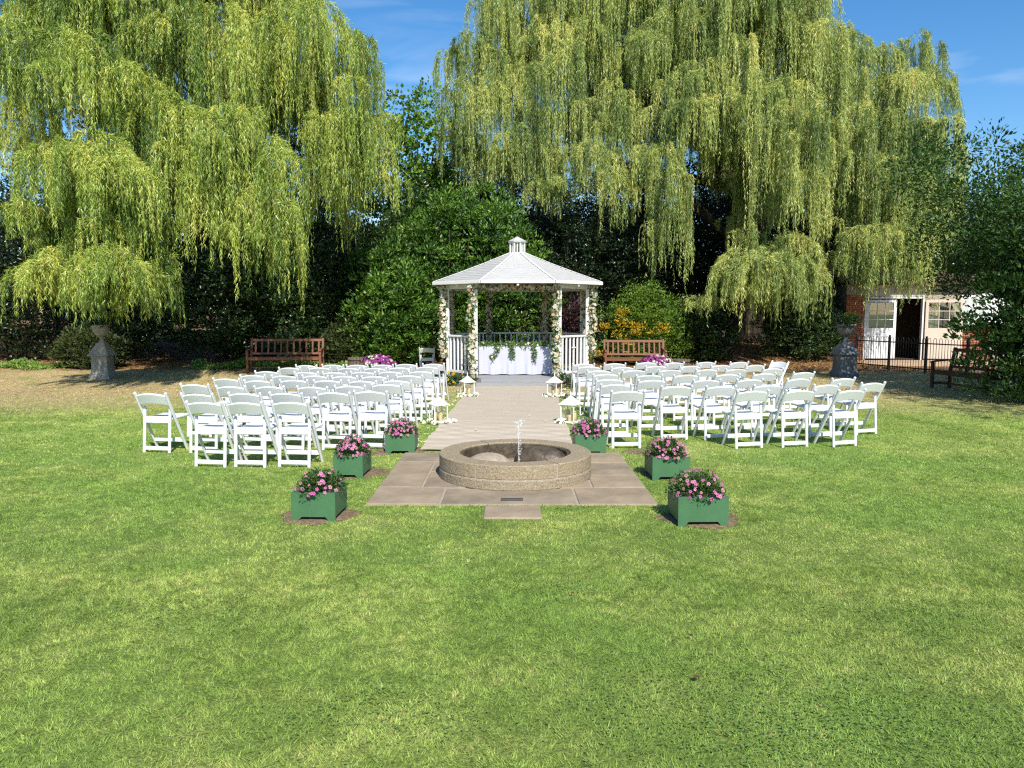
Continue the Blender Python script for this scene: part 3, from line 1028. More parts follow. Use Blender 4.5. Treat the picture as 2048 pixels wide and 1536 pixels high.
broad_tree('yew_tree', 'tall dark yew tree hidden behind the right part of the left willow', (-7.6, 28.6), None, (-7.6, 28.6, 5.4), (3.2, 1.6, 4.8), 440, 46, .15, .5, L_HOLLY, .55, .25, group='dark yew trees behind the left willow', front=.5, shell=(.45, 1.))
broad_tree('robinia_tree', 'dark feathery leaved tree at the right edge over the shaded bench', (12.2, 16.6), None, (12.75, 17.0, 3.65), (3.3, 2.0, 1.8), 900, 70, .11, .42, L_ROBIN, .40, .17, shell=(.25, 1.08), lump=.30, flat=.8)
shrub('elder_bush', 'low dark leafy bush at the right edge covering the bench end', 'bush', (11.0, 15.0, 1.5), (1.85, 1.2, 2.0), 460, 64, .11, .5, L_ROBIN, .3)
broad_tree('robinia_tree', 'tall tree beyond the right edge of the photograph shading the bench', (15.6, 8.0), None, (15.4, 8.4, 7.2), (5.0, 4.6, 3.8), 520, 50, .16, .45, L_ROBIN, .75, .28, shell=(.2, 1.), lump=.2, front=0)
# far screen of trees
for i, (x, y, h, nm) in enumerate([(-24, 36, 8, 'leftmost'), (-18, 38, 8.5, 'second from left'), (-12, 38, 8, 'third from left'), (-6.5, 38, 6.4, 'behind the left bench'),
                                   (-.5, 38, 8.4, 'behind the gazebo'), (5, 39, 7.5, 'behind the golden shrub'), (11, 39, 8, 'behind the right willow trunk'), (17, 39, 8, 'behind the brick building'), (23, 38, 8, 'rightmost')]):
    broad_tree('boundary_tree', 'dark boundary tree far behind the hedge, ' + nm, (x, y), None, (x, y, h * .52), (3.6, 2.0, h * .48), 220, 50, .20, .6, L_HOLLY, .7, .2, group='dark boundary trees', front=.5, shell=(.5, 1.))

bh_ = empty('boundary_hedge', (0, 35.5, float(zg(0, 35.5))), 0, 'tall dark clipped hedge closing the garden behind everything', 'hedge')
n = 2300
cl = np.stack([rng.uniform(-34, 34, n), rng.uniform(-.8, .6, n), rng.uniform(.1, 1, n) * 5.0, np.full(n, .45)], 1)
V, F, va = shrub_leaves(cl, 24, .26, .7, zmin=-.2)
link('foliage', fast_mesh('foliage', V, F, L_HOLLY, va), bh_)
for x in np.arange(-33, 34, 3.0):
    MB().tube([(x, .05, -.5), (x + .1, 0, 2.2), (x + .05, .05, 4.2)], [.09, .06, .02], 6).obj('stem', M_BARK, bh_)

# light green ground cover along the foot of the hedge
n = 9000
gx = np.concatenate([rng.uniform(-9.6, -6.9, n // 3), rng.uniform(-16, -12.4, n // 3), rng.uniform(-7.2, -4.4, n // 3)])
gy = 23.2 + rng.normal(0, .22, len(gx)) + .25 * np.sin(gx * 2.3)
gz = zg(gx, gy) + rng.uniform(.02, .22, len(gx)) * (.6 + .4 * np.sin(gx * 3.7))
D = nrm(rdirs(len(gx)) + np.array([0, -.2, .5]))
S = nrm(np.cross(D, nrm(rdirs(len(gx)) * .5 + np.array([0, -.6, .8]))))
L = rng.uniform(.05, .10, len(gx))
V, F = fold_leaves(np.stack([gx, gy, gz], 1), D, S, L, L * .7)
tag(link('ground_ivy', fast_mesh('ground_ivy', V, F, L_COVER, add_var(len(gx), 4))), 'light green ground ivy along the foot of the left hedge', 'ground cover', kind='stuff')
# fallen leaves on the bare earth
n = 5200
gx = np.concatenate([rng.uniform(4.5, 12.5, n * 2 // 3), rng.uniform(-18, -4, n - n * 2 // 3)])
gy = 23.0 + rng.uniform(0, 1, n) ** 1.3 * np.where(gx > 0, 6.5, 1.6) + rng.normal(0, .3, n)
D = nrm(rdirs(n) * np.array([1, 1, .35]))
S = nrm(np.cross(D, nrm(rdirs(n) * .5 + np.array([0, 0, 1.]))))
L = rng.uniform(.05, .12, n)
V, F = fold_leaves(np.stack([gx, gy, zg(gx, gy) + .02], 1), D, S, L, L * .6)
L_DEAD = leaf_mat('dead_leaf', [(.10, .05, .02), (.26, .14, .055), (.42, .27, .12)], .1)
tag(link('leaf_litter', fast_mesh('leaf_litter', V, F, L_DEAD, add_var(n, 4))), 'brown fallen leaves on the bare earth under the willows', 'leaf litter', kind='stuff')

# ---------------------------------------------------------------- folding chairs
TIPZ, TIPY, FRONTY = .775, -.10, .33


def post_y(z):
    return TIPY + (FRONTY - TIPY) * (TIPZ - z) / TIPZ


def chair_meshes(m_w, m_p, sfx=''):
    ms = {}
    for s in (-1, 1):
        mb = MB().bar((s * .209, FRONTY, 0), (s * .209, TIPY, TIPZ), .030, .042, .011)
        ms['post%d' % s] = mb.mesh('back_post', m_w)
        mb = MB().bar((s * .174, -.005, 0), (s * .174, .045, .585), .036, .032, .010)
        ms['rear%d' % s] = mb.mesh('rear_leg', m_w)
    # curved back board
    lean = Vector((0, TIPY - FRONTY, TIPZ)).normalized()
    nrmv = Vector((0, lean.z, -lean.y))
    mb = MB()
    n = 12
    vs, fs = [], []
    for i in range(n + 1):
        uu = -1 + 2 * i / n
        x = uu * .196
        top = .732 + .038 * (1 - uu * uu)
        bot = .612 + .034 * (1 - uu * uu)
        sag = -.022 * (1 - uu * uu)
        sec = [(bot, -.009), (bot + .006, -.013), (top - .006, -.013), (top, -.009), (top, .009), (top - .006, .013), (bot + .006, .013), (bot, .009)]
        for z, t in sec:
            p = Vector((x, post_y(z), z)) + nrmv * (t + sag)
            vs.append(p)
    for i in range(n):
        for k in range(8):
            k2 = (k + 1) % 8
            fs.append((i * 8 + k, i * 8 + k2, (i + 1) * 8 + k2, (i + 1) * 8 + k))
    fs += [tuple(range(8))[::-1], tuple(n * 8 + k for k in range(8))]
    ms['back'] = mb.add(vs, fs).mesh('backrest', m_w)
    tilt = Matrix.Rotation(R(3), 3, 'X')
    ms['seat'] = MB().cbox((0, .235, .432), (.374, .39, .034), .010, tilt).mesh('seat', m_w)
    # padded cushion
    g = 12
    vs, fs = [], []
    for j in range(g + 1):
        for i in range(g + 1):
            a, b2 = -1 + 2 * i / g, -1 + 2 * j / g
            e = max(0, (1 - a ** 6) * (1 - b2 ** 6)) ** .5
            p = tilt @ Vector((a * .165, b2 * .172, .017 + .016 * e - .006 * (1 - a * a)))
            vs.append(p + Vector((0, .235, .432)))
    for j in range(g):
        for i in range(g):
            k = j * (g + 1) + i
            fs.append((k, k + 1, k + g + 2, k + g + 1))
    ms['pad'] = MB().add(vs, fs).mesh('seat_pad', m_p, True)
    ms['rail'] = MB().cbox((0, .032, .418), (.312, .022, .085), .006).mesh('seat_rail', m_w)
    ms['low'] = MB().cbox((0, .001, .062), (.312, .022, .050), .006).mesh('rear_stretcher', m_w)
    ms['front'] = MB().cbox((0, post_y(.135), .135), (.388, .022, .055), .006).mesh('front_stretcher', m_w)
    return ms


CH = chair_meshes(M_WHITE, M_PAD)
PARTN = (('back_post', 'post-1'), ('back_post', 'post1'), ('rear_leg', 'rear-1'), ('rear_leg', 'rear1'), ('backrest', 'back'),
         ('seat', 'seat'), ('seat_pad', 'pad'), ('seat_rail', 'rail'), ('rear_stretcher', 'low'), ('front_stretcher', 'front'))
SHADOWY = []


def chair(loc, rz, label, group):
    o = empty('folding_chair', loc, rz, label, 'chair', group)
    o.rotation_euler = (R(random.uniform(-.7, .7)), R(random.uniform(-.7, .7)), rz)
    o.location.z -= .006
    for nm, k in PARTN:
        link(nm, CH[k], o)
    return o


def chair_at(xl, xr, yt, rz, label, group):
    p = G((xl + xr) / 2, yt, TIPZ)
    off = Matrix.Rotation(rz, 3, 'Z') @ Vector((0, TIPY, 0))
    return chair((p.x - off.x, p.y - off.y, 0), rz, label, group)


LEFT = [[(368, 446, 800.5), (449, 527, 801), (540, 616, 801)],
        [(266, 331, 784), (359, 428, 784.5), (452, 521, 783.5), (534, 605, 783), (630, 700, 781.5), (703, 774, 780)],
        [(357, 416, 766), (430, 489, 770), (507, 570, 770), (591, 653, 771), (668, 732, 769), (741, 805, 766)],
        [(423, 477, 755), (487.5, 543, 758.5), (559.5, 614.5, 757.5), (626, 684, 758), (695.5, 753, 759), (764, 822, 758.5)],
        [(479, 530, 747.8), (542, 594, 749), (604, 655, 749), (662, 715, 750), (723, 775.5, 750), (790, 844.5, 748.5)],
        [(509, 557, 740.2), (587, 635, 742), (644.5, 694.5, 742), (700.5, 750, 741.5), (756, 805, 741), (817, 866, 740.5)],
        [(557, 602, 733), (616, 661.5, 733), (674.5, 721, 733.8), (726, 772.5, 734), (775.5, 822, 733), (831, 877, 731.5)],
        [(589.5, 633.5, 728.2), (643.5, 686, 727.5), (692, 736, 727.8), (743, 786.5, 727.3), (790, 833.5, 726), (846.5, 888, 725.6)]]
RIGHT = [[(1222.5, 1291, 779), (1474.7, 1542.7, 779), (1568.8, 1636, 777.8), (1670.7, 1738.7, 777)],
         [(1201, 1264.7, 766), (1323, 1387.4, 769.5), (1411, 1476.5, 769.3), (1507, 1570, 767.5), (1621, 1686.5, 766.5), (1716, 1779, 763)],
         [(1191, 1249, 756), (1276, 1334, 757.5), (1384.5, 1443.7, 757.2), (1471, 1530, 756), (1569.5, 1629.7, 754.7), (1659.6, 1718.8, 754)],
         [(1187, 1241, 746), (1273, 1326, 747.5), (1347.6, 1403, 747.5), (1429, 1483, 746), (1504, 1557, 744.5), (1581.7, 1635, 742)],
         [(1175, 1223, 739), (1245.4, 1295, 738), (1318, 1368, 737.5), (1390.4, 1439, 736.4), (1449.5, 1499, 735.8), (1523.4, 1571.7, 734.5)],
         [(1155.7, 1202.6, 731), (1223, 1270.5, 732), (1291, 1337.3, 730), (1357.5, 1404.4, 729.7), (1420.8, 1466.5, 728.5), (1488, 1535.7, 727.7)],
         [(1146, 1189.7, 725.5), (1208, 1251.8, 725), (1272.3, 1316.8, 723), (1327.4, 1371.6, 723), (1390.4, 1435, 722), (1457.7, 1502.3, 722)]]
ORD = ['first', 'second', 'third', 'fourth', 'fifth', 'sixth', 'seventh', 'eighth']
for rows, side in ((LEFT, 'left'), (RIGHT, 'right')):
    for i, row in enumerate(rows):
        row = sorted(row, key=lambda t: t[0], reverse=(side == 'left'))
        for k, (a, b, y) in enumerate(row):
            x = G((a + b) / 2, y, TIPZ).x
            if side == 'left':
                rz = -R(np.interp(-x, [1, 4.6], [4, 11]))
            else:
                rz = R(np.interp(x, [1.2, 4.6], [0, 19]))
            rz += R(random.uniform(-1.3, 1.3))
            lab = 'white folding chair %s of the aisle, %s seat out, %s row back from the fountain' % (side, ORD[k], ORD[i])
            chair_at(a, b, y, rz, lab, 'white folding chairs %s of the aisle' % side)
chair((W(1571, 716, 15.4).x - .12, 15.55, 0), R(118), 'white folding chair turned sideways at the far outer end right of the aisle', 'white folding chairs right of the aisle')
chair((-2.42, 21.9, .0), R(4), 'lone white folding chair standing in shade left of the gazebo', None)

# ---------------------------------------------------------------- gazebo
GZ = Vector((.14, 20.5, 0))
DECK = .17
gz = empty('gazebo', GZ, 0, 'white octagonal wooden gazebo with boarded roof and small cupola', 'gazebo')


def octa(a, rot=0):
    r = a / math.cos(math.pi / 8)
    return [(r * math.cos(math.pi / 8 + i * math.pi / 4 + rot), r * math.sin(math.pi / 8 + i * math.pi / 4 + rot)) for i in range(8)]


MB().prism(octa(1.93), -.1, DECK - .02).obj('deck_base', M_DECK, gz)
for i in range(26):                                             # deck boards
    y = -1.95 + i * .155 + .075
    half = min(1.95, 1.95 * math.sqrt(2) - abs(y)) if abs(y) < 1.95 else 0
    if half > .2:
        MB().cbox((0, y, DECK - .008), (2 * half, .147, .024), .004).obj('deck_board', M_DECK, gz)
for k, (w, y0, z1) in enumerate(((1.78, -2.05, .155), (2.0, -2.28, .082))):
    MB().cbox((0, y0, z1 / 2 - .02), (w, .24, z1 + .04), .006).obj('step', M_DECK, gz)
POSTS = [(-1.02, -1.74), (1.02, -1.74), (1.78, -.80), (1.78, .80), (.78, 1.84), (-.78, 1.84), (-1.78, .80), (-1.78, -.80)]
EAVE = 2.50
for x, y in POSTS:
    MB().cbox((0, 0, (DECK + EAVE) / 2 - .02), (.085, .085, EAVE - DECK - .02), .008).obj('post', M_PAINT, gz, (x, y, 0))
order = POSTS
for i in range(8):
    a, b = Vector((*order[i], 0)), Vector((*order[(i + 1) % 8], 0))
    d = (b - a).normalized()
    aa, bb = a + d * .045, b - d * .045
    side = (d.y, -d.x, 0)
    z = Vector((0, 0, 1))
    MB().bar(aa + z * (EAVE - .10), bb + z * (EAVE - .10), .05, .12, .006, side).obj('top_beam', M_PAINT, gz)
    if i == 0:
        continue                                                # the open front
    MB().bar(aa + z * 1.16, bb + z * 1.16, .075, .05, .008, side).obj('hand_rail', M_PAINT, gz)
    MB().bar(aa + z * (DECK + .10), bb + z * (DECK + .10), .05, .06, .006, side).obj('bottom_rail', M_PAINT, gz)
    L = (bb - aa).length
    n = int(L / .15)
    bal = MB().cbox((0, 0, 0), (.040, .040, 1.16 - DECK - .165), .005).mesh('baluster', M_PAINT)
    for k in range(n):
        p = aa + d * (L * (k + .5) / n)
        link('baluster', bal, gz, (p.x, p.y, (1.16 - .025 + DECK + .13) / 2), (0, 0, math.atan2(d.y, d.x)))
MB().cbox((0, 0, 0), (.16, .012, .035), .004).obj('gate_latch', M_PAINT, gz, (1.40, -1.31, .88), (0, 0, R(51)))
# boarded roof: eight faces of lapped boards, hip ribs and fascia
AP, R0, ZT = 2.14, .21, 3.29
NB = 15
prof = []
for i in range(NB + 1):
    t = i / NB
    a = AP + (R0 - AP) * t
    prof.append((a, EAVE + (ZT - EAVE) * (t * .93 + .07 * t ** 3)))
tn = math.tan(math.pi / 8)
for i in range(NB):
    (a0, z0), (a1, z1) = prof[i], prof[i + 1]
    a1 += .006
    z1 -= .001
    th = .020
    w0, w1 = a0 * tn - .012, a1 * tn - .012
    vs = [(-w0, -a0, z0 + th), (w0, -a0, z0 + th), (w1, -a1, z1 + .003), (-w1, -a1, z1 + .003),
          (-w0, -a0, z0 - .004), (w0, -a0, z0 - .004), (w1, -a1, z1 - .012), (-w1, -a1, z1 - .012)]
    fs = [(0, 1, 2, 3), (7, 6, 5, 4), (0, 4, 5, 1), (1, 5, 6, 2), (2, 6, 7, 3), (3, 7, 4, 0)]
    me = MB().add(vs, fs).mesh('roof_board', M_ROOF)
    for k in range(8):
        link('roof_board', me, gz, None, (0, 0, k * math.pi / 4))
mb = MB()
vs = [(x, y, EAVE - .03) for x, y in octa(AP - .02)] + [(x, y, ZT - .04) for x, y in octa(R0)]
mb.add(vs, [(i, (i + 1) % 8, 8 + (i + 1) % 8, 8 + i) for i in range(8)]).obj('roof_gap_shade', M_DECK, gz)  # sheet in shadow grey, added so the board gaps show as dark lines
for k in range(8):
    t = math.pi / 8 + k * math.pi / 4
    c = math.cos(math.pi / 8)
    pts = [Vector((a / c * math.cos(t), a / c * math.sin(t), z + .022)) for a, z in prof[::5]]
    mb = MB()
    for p, q in zip(pts[:-1], pts[1:]):
        mb.bar(p, q, .055, .012, .003, (-math.sin(t), math.cos(t), 0))
    mb.obj('hip_rib', M_PAINT, gz)
    t2 = k * math.pi / 4
    p = Vector((AP * math.cos(t2), AP * math.sin(t2), EAVE - .02))
    MB().cbox((0, 0, 0), (.024, 2 * AP * tn - .01, .075), .004).obj('fascia', M_PAINT, gz, p + Vector((.010 * math.cos(t2), .010 * math.sin(t2), 0)), (0, 0, t2))
    # rafter ends and small lamps under the eave
    for s in ((0,) if k % 2 else (0,)):
        MB().lathe([(.0, -.06), (.028, -.055), (.034, -.02), (.026, .0), (.012, .01)], 10).obj('eave_lamp', M_PAINT, gz, (p.x * .985, p.y * .985, EAVE - .055))
cup = MB().prism(octa(.215), ZT - .06, ZT + .02).obj('cupola', M_PAINT, gz)
for i, (x, y) in enumerate(octa(.185)):
    MB().cbox((0, 0, ZT + .155), (.042, .042, .275), .005).obj('cupola_post', M_PAINT, cup, (x, y, 0), (0, 0, math.atan2(y, x)))
for i in range(8):
    t = i * math.pi / 4
    MB().cbox((0, 0, ZT + .155), (.012, .035, .275), .003).obj('cupola_slat', M_PAINT, cup, (.175 * math.cos(t), .175 * math.sin(t), 0), (0, 0, t))
mb = MB()
o8 = octa(.245)
mb.prism(octa(.235), ZT + .285, ZT + .315)
vs = [(x, y, ZT + .316) for x, y in o8] + [(0, 0, ZT + .455)]
mb.add(vs, [(i, (i + 1) % 8, 8) for i in range(8)] + [tuple(range(8))[::-1]])
mb.obj('cupola_roof', M_ROOF, cup)

# ---------------------------------------------------------------- flower garlands


def rosette(P, N, r, npet=7):
    """small open blossoms: a ring of petals round each centre"""
    n = len(P)
    A = nrm(np.cross(N, rdirs(n)))
    B = np.cross(N, A)
    VS, FS = [], []
    base = 0
    for ring, (rr, lift, cnt) in enumerate(((1.0, .25, npet), (.6, .7, npet - 2))):
        for k in range(cnt):
            t = 2 * np.pi * (k + .5 * ring) / cnt
            d = A * math.cos(t) + B * math.sin(t)
            s = -A * math.sin(t) + B * math.cos(t)
            rad = (r * rr)[:, None]
            v = np.stack([P + N * rad * .1, P + d * rad * .65 + s * rad * .42 + N * rad * lift * .7, P + d * rad + N * rad * lift, P + d * rad * .65 - s * rad * .42 + N * rad * lift * .7], 1)
            VS.append(v.reshape(-1, 3))
            b = np.arange(n)[:, None] * 4 + base
            FS.append(np.concatenate([b + np.array([[0, 1, 2]]), b + np.array([[0, 2, 3]])], 1).reshape(-1, 3))
            base += n * 4
    return np.concatenate(VS), np.concatenate(FS)


def garland(label, path, rad, nleaf, nfl, peach=.28, name='flower_garland', frad=.046, leafl=.085, group='flower garlands on the gazebo'):
    path = np.array(path, float)
    org = path[len(path) // 2].copy()
    o = empty(name, tuple(org), 0, label, 'garland', group)
    path = path - org
    seg = np.linalg.norm(np.diff(path, axis=0), axis=1)
    cum = np.concatenate([[0], np.cumsum(seg)])

    def at(n):
        s = rng.uniform(0, cum[-1], n)
        return np.stack([np.interp(s, cum, path[:, k]) for k in range(3)], 1)
    P = at(nleaf)
    d = rdirs(nleaf)
    P = P + d * (rad * rng.uniform(.3, 1.1, nleaf))[:, None]
    D = nrm(d + rdirs(nleaf) * .7 + np.array([0, 0, -.25]))
    S = nrm(np.cross(D, nrm(d + rdirs(nleaf) * .5)))
    L = leafl * rng.uniform(.6, 1.2, nleaf)
    V, F = fold_leaves(P, D, S, L, L * .45)
    link('foliage', fast_mesh('foliage', V, F, L_GARL, add_var(nleaf, 4)), o)['kind'] = 'stuff'
    for nm, m, n in (('cream_blossoms', L_CREAMF, int(nfl * (1 - peach))), ('peach_blossoms', L_PEACHF, int(nfl * peach))):
        if n < 2:
            continue
        d = rdirs(n)
        d[:, 1] -= .5
        d = nrm(d)
        P = at(n) + d * (rad * rng.uniform(.75, 1.15, n))[:, None]
        r = frad * rng.uniform(.55, 1.2, n)
        V, F = rosette(P, nrm(d + rdirs(n) * .3), r)
        va = np.tile(np.repeat(rng.uniform(0, 1, n), 4), len(V) // (n * 4))
        link(nm, fast_mesh(nm, V, F, m, va), o)['kind'] = 'stuff'
    return o


pn = ['left front', 'right front', 'right outer front', 'right outer rear', 'right rear', 'left rear', 'left outer rear', 'left outer front']
sh = [(-.10, -.05), (-.09, -.06), (.13, -.03), (.08, -.03), (.02, -.08), (-.02, -.08), (-.04, -.05), (-.12, -.04)]
for (x, y), nm, (dx, dy) in zip(POSTS, pn, sh):
    zb = DECK + .02 if 'front' in nm and 'outer' not in nm else (.62 if 'outer front' in nm else .95)
    z = np.linspace(zb, EAVE - .08, 14)
    pth = [(GZ.x + x + dx + .03 * math.sin(k * 1.3), GZ.y + y + dy, zz_) for k, zz_ in enumerate(z)]
    garland('cream and peach flower garland wound round the %s gazebo post' % nm, pth, .092, 600, 230, .14)
t = np.linspace(0, 1, 14)
garland('peach flower garland along the front beam of the gazebo', [(GZ.x - .98 + 1.96 * k, GZ.y - 1.80, EAVE - .13 - .03 * math.sin(k * 9)) for k in t], .075, 460, 260, .6)

# ---------------------------------------------------------------- altar table in the gazebo
TX0, TX1, TY, TZ = W(957, 700, 19.35).x, W(1103, 700, 19.35).x, 19.35, .905
tb = empty('altar_table', ((TX0 + TX1) / 2, TY + .35, DECK), 0, 'long table standing in the gazebo under a white cloth', 'table')
MB().cbox((0, 0, TZ - DECK - .03), (TX1 - TX0 - .05, .66, .035), .005).obj('table_top', M_DECK, tb)
for sx in (-1, 1):
    for sy in (-1, 1):
        MB().cbox((0, 0, .34), (.035, .035, .68), .004).obj('leg', M_DECK, tb, (sx * .80, sy * .26, .0))
# draped cloth: top sheet and folded skirt
mb = MB()
per = []
hw, hd = (TX1 - TX0) / 2, .35
NP = 160
for i in range(NP):
    s = i / NP * (4 * hw + 4 * hd)
    if s < 2 * hw:
        p = (-hw + s, -hd, 0, -1)
    elif s < 2 * hw + 2 * hd:
        p = (hw, -hd + s - 2 * hw, 1, 0)
    elif s < 4 * hw + 2 * hd:
        p = (hw - (s - 2 * hw - 2 * hd), hd, 0, 1)
    else:
        p = (-hw, hd - (s - 4 * hw - 2 * hd), -1, 0)
    per.append(p)
vs, fs = [], []
NZ = 10
for j in range(NZ + 1):
    f = j / NZ
    for i, (x, y, ax_, ay_) in enumerate(per):
        w_ = f ** 1.2 * (.022 * math.sin(i * .62 + 1.3 * math.sin(i * .21)) + .014 * math.sin(i * 1.31 + .7) + .018)
        vs.append((x + ax_ * w_, y + ay_ * w_, TZ - DECK - .008 - f * (TZ - DECK - .035) + (.006 * math.sin(i * .4) if j == NZ else 0)))
for j in range(NZ):
    for i in range(NP):
        i2 = (i + 1) % NP
        fs.append((j * NP + i, (j + 1) * NP + i, (j + 1) * NP + i2, j * NP + i2))
vs.append((0, 0, TZ - DECK - .006))
for i in range(NP):
    fs.append((len(vs) - 1, i, (i + 1) % NP))
clo = MB().add(vs, fs).obj('tablecloth', M_CLOTH, None, ((TX0 + TX1) / 2, TY + .35, DECK), smooth=True)
tag(clo, 'white cloth draped to the floor over the gazebo table', 'tablecloth')
TC = (TX0 + TX1) / 2
o = garland('green leaf garland lying along the front edge of the white table', [(TC - hw + .04 + k * (2 * hw - .08), TY + .05, TZ + .035 + .015 * math.sin(k * 17)) for k in np.linspace(0, 1, 12)], .075, 900, 34, .05, 'leaf_garland', .03, .075, None)
for px, nm, ln in ((993, 'left', .34), (1021, 'middle', .30), (1066, 'right', .42)):
    x = W(px, 700, TY).x
    garland('thin green vine hanging down the %s part of the white tablecloth' % nm,
            [(x + .03 * math.sin(k * 5) + (-.10 if nm == 'left' else .08) * k * k, TY - .045, TZ + .02 - ln * k) for k in np.linspace(0, 1, 8)], .045, 190, 8, .0, 'trailing_vine', .025, .065, 'vines hanging from the table garland')
for px, h, nm in ((1003, .13, 'left'), (1046, .15, 'middle'), (1094, .14, 'right')):
    x = W(px, 690, TY + .35).x
    j = empty('tea_light_lantern', (x, TY + .35, TZ + .005), 0, 'small glass tea light lantern on the table, ' + nm + ' of three', 'lantern', 'small lanterns on the table')
    MB().cbox((0, 0, .008), (.09, .09, .016), .003).obj('base', M_IRON, j)
    MB().cbox((0, 0, h), (.09, .09, .016), .003).obj('lid', M_IRON, j)
    for sx in (-1, 1):
        for sy in (-1, 1):
            MB().cbox((sx * .04, sy * .04, h / 2), (.008, .008, h - .02), .002).obj('corner_post', M_IRON, j)
    MB().cbox((0, 0, h / 2), (.07, .07, h - .03), .003).obj('glass', M_GLASS, j)
    MB().lathe([(.0, h + .006), (.012, h + .01), (.022, h + .035), (.018, h + .05), (.0, h + .052)], 8).obj('handle', M_IRON, j)

# ---------------------------------------------------------------- fountain
fo = empty('stone_fountain', FC, 0, 'round low stone fountain with a water jet in the middle of the paving', 'fountain')


def arc_block(r0, r1, z0, z1, a0, a1, bev=.008, n=10):
    mb = MB()
    sec = [(r0 + bev, z0), (r1 - bev, z0), (r1, z0 + bev), (r1, z1 - bev), (r1 - bev, z1), (r0 + bev, z1), (r0, z1 - bev), (r0, z0 + bev)]
    vs, fs = [], []
    for i in range(n + 1):
        t = a0 + (a1 - a0) * i / n
        for r, z in sec:
            vs.append((r * math.cos(t), r * math.sin(t), z))
    m = len(sec)
    for i in range(n):
        for k in range(m):
            k2 = (k + 1) % m
            fs.append((i * m + k, (i + 1) * m + k, (i + 1) * m + k2, i * m + k2))
    fs += [tuple(range(m)), tuple(n * m + k for k in range(m))[::-1]]
    return mb.add(vs, fs)


NBK = 6
for i in range(NBK):
    s0 = R(-90 - 29) + i * 2 * math.pi / NBK
    g = .010
    arc_block(.595, .815, .116, .262, s0 + g, s0 + 2 * math.pi / NBK - g, .009, 14).obj('rim_stone', M_FOUNT, fo)
for i in range(7):
    s0 = R(-90 - 62) + i * 2 * math.pi / 7
    arc_block(.62, .818, .012, .108, s0 + .008, s0 + 2 * math.pi / 7 - .008, .007, 12).obj('base_stone', M_FOUNTTOP, fo)
arc_block(.63, .811, .014, .256, 0, 2 * math.pi, .004, 48).obj('mortar_core', M_MORTAR, fo)
arc_block(.560, .592, -.05, .245, 0, 2 * math.pi, .004, 48).obj('basin_lining', M_WETSTONE, fo)
mb = MB()
vs, fs = [], []
nr, na = 12, 40
for i in range(nr + 1):
    t = i / nr
    r = .598 * (1 - t) + .0
    z = .14 - .42 * math.sin(t * math.pi / 2) ** .8
    for k in range(na):
        a = 2 * math.pi * k / na
        vs.append((r * math.cos(a), r * math.sin(a), z))
for i in range(nr):
    for k in range(na):
        k2 = (k + 1) % na
        fs.append((i * na + k, i * na + k2, (i + 1) * na + k2, (i + 1) * na + k))
MB().add(vs, fs).obj('bowl', M_WETSTONE, fo, smooth=True)


def lobe(c, r, rot, m, squash=(1, 1, 1)):
    vs, fs = [], []
    a_, b_ = 14, 20
    for i in range(a_ + 1):
        th = math.pi * i / a_
        for k in range(b_):
            ph = 2 * math.pi * k / b_
            q = 1 + .05 * math.sin(3 * ph + 2 * th) + .04 * math.sin(5 * th + ph)
            vs.append((r * q * math.sin(th) * math.cos(ph) * squash[0], r * q * math.sin(th) * math.sin(ph) * squash[1], r * math.cos(th) * squash[2]))
    for i in range(a_):
        for k in range(b_):
            k2 = (k + 1) % b_
            fs.append((i * b_ + k, (i + 1) * b_ + k, (i + 1) * b_ + k2, i * b_ + k2))
    return MB().add(vs, fs).obj('carved_lobe', m, fo, c, (0, 0, rot), True)


lobe((-.30, -.05, .065), .25, R(25), M_LOBE, (1.15, .85, .75))
lobe((.30, .20, .065), .27, R(-30), M_WETSTONE, (1.3, .75, .8))
lobe((.40, -.06, -.04), .20, R(10), M_LOBE, (1.1, .8, .65))
NZX = (.035, -.06)
MB().lathe([(.0, -.12), (.014, -.12), (.014, .10), (.021, .105), (.021, .135), (.015, .14), (.009, .15), (.0, .15)], 12).obj('nozzle', M_BRASS, fo, (NZX[0], NZX[1], .02), smooth=True)
mb = MB()
mb.tube([(NZX[0] + .004 * math.sin(i * 1.1), NZX[1] + .004 * math.cos(i * 1.7), .17 + i * .028) for i in range(15)], [.006 + .003 * math.sin(i * 2.2) for i in range(15)], 7)
rr = random.Random(4)
for i in range(70):
    hgt = rr.random()
    z = .16 + .46 * hgt
    sp = .006 + .022 * hgt
    if i > 44:
        z, sp = .58 + rr.uniform(-.05, .035), .028
    x, y = NZX[0] + rr.gauss(.012, sp * .7), NZX[1] + rr.gauss(0, sp * .7)
    r = rr.uniform(.0035, .009)
    mb.lathe([(r * .2, -r), (r * .8, -r * .6), (r, 0), (r * .8, r * .6), (r * .2, r)], 6, (x, y, z))
mb.obj('water_jet', M_WATER, fo, smooth=True)['kind'] = 'stuff'

# ---------------------------------------------------------------- planters with pink flowers


def flower_mesh(m, name):
    mb = MB()
    for k in range(5):
        a = 2 * math.pi * k / 5
        c, s = math.cos(a), math.sin(a)
        pts = [(0, 0, .0), (.013, -.012, .004), (.024, -.008, .003), (.027, 0, .0), (.024, .008, .003), (.013, .012, .004)]
        mb.add([(x * c - y * s, x * s + y * c, z) for x, y, z in pts], [(0, 1, 2, 3, 4, 5)])
    me = mb.mesh(name, m)
    me.materials.append(M_EYE)
    b = MB()
    b.v, b.f = list(mb.v), list(mb.f)
    b.add([(.007 * math.cos(i * math.pi / 3), .007 * math.sin(i * math.pi / 3), .0052) for i in range(6)], [tuple(range(6))])
    me = b.mesh(name, m)
    me.materials.append(M_EYE)
    me.polygons[len(me.polygons) - 1].material_index = 1
    return me


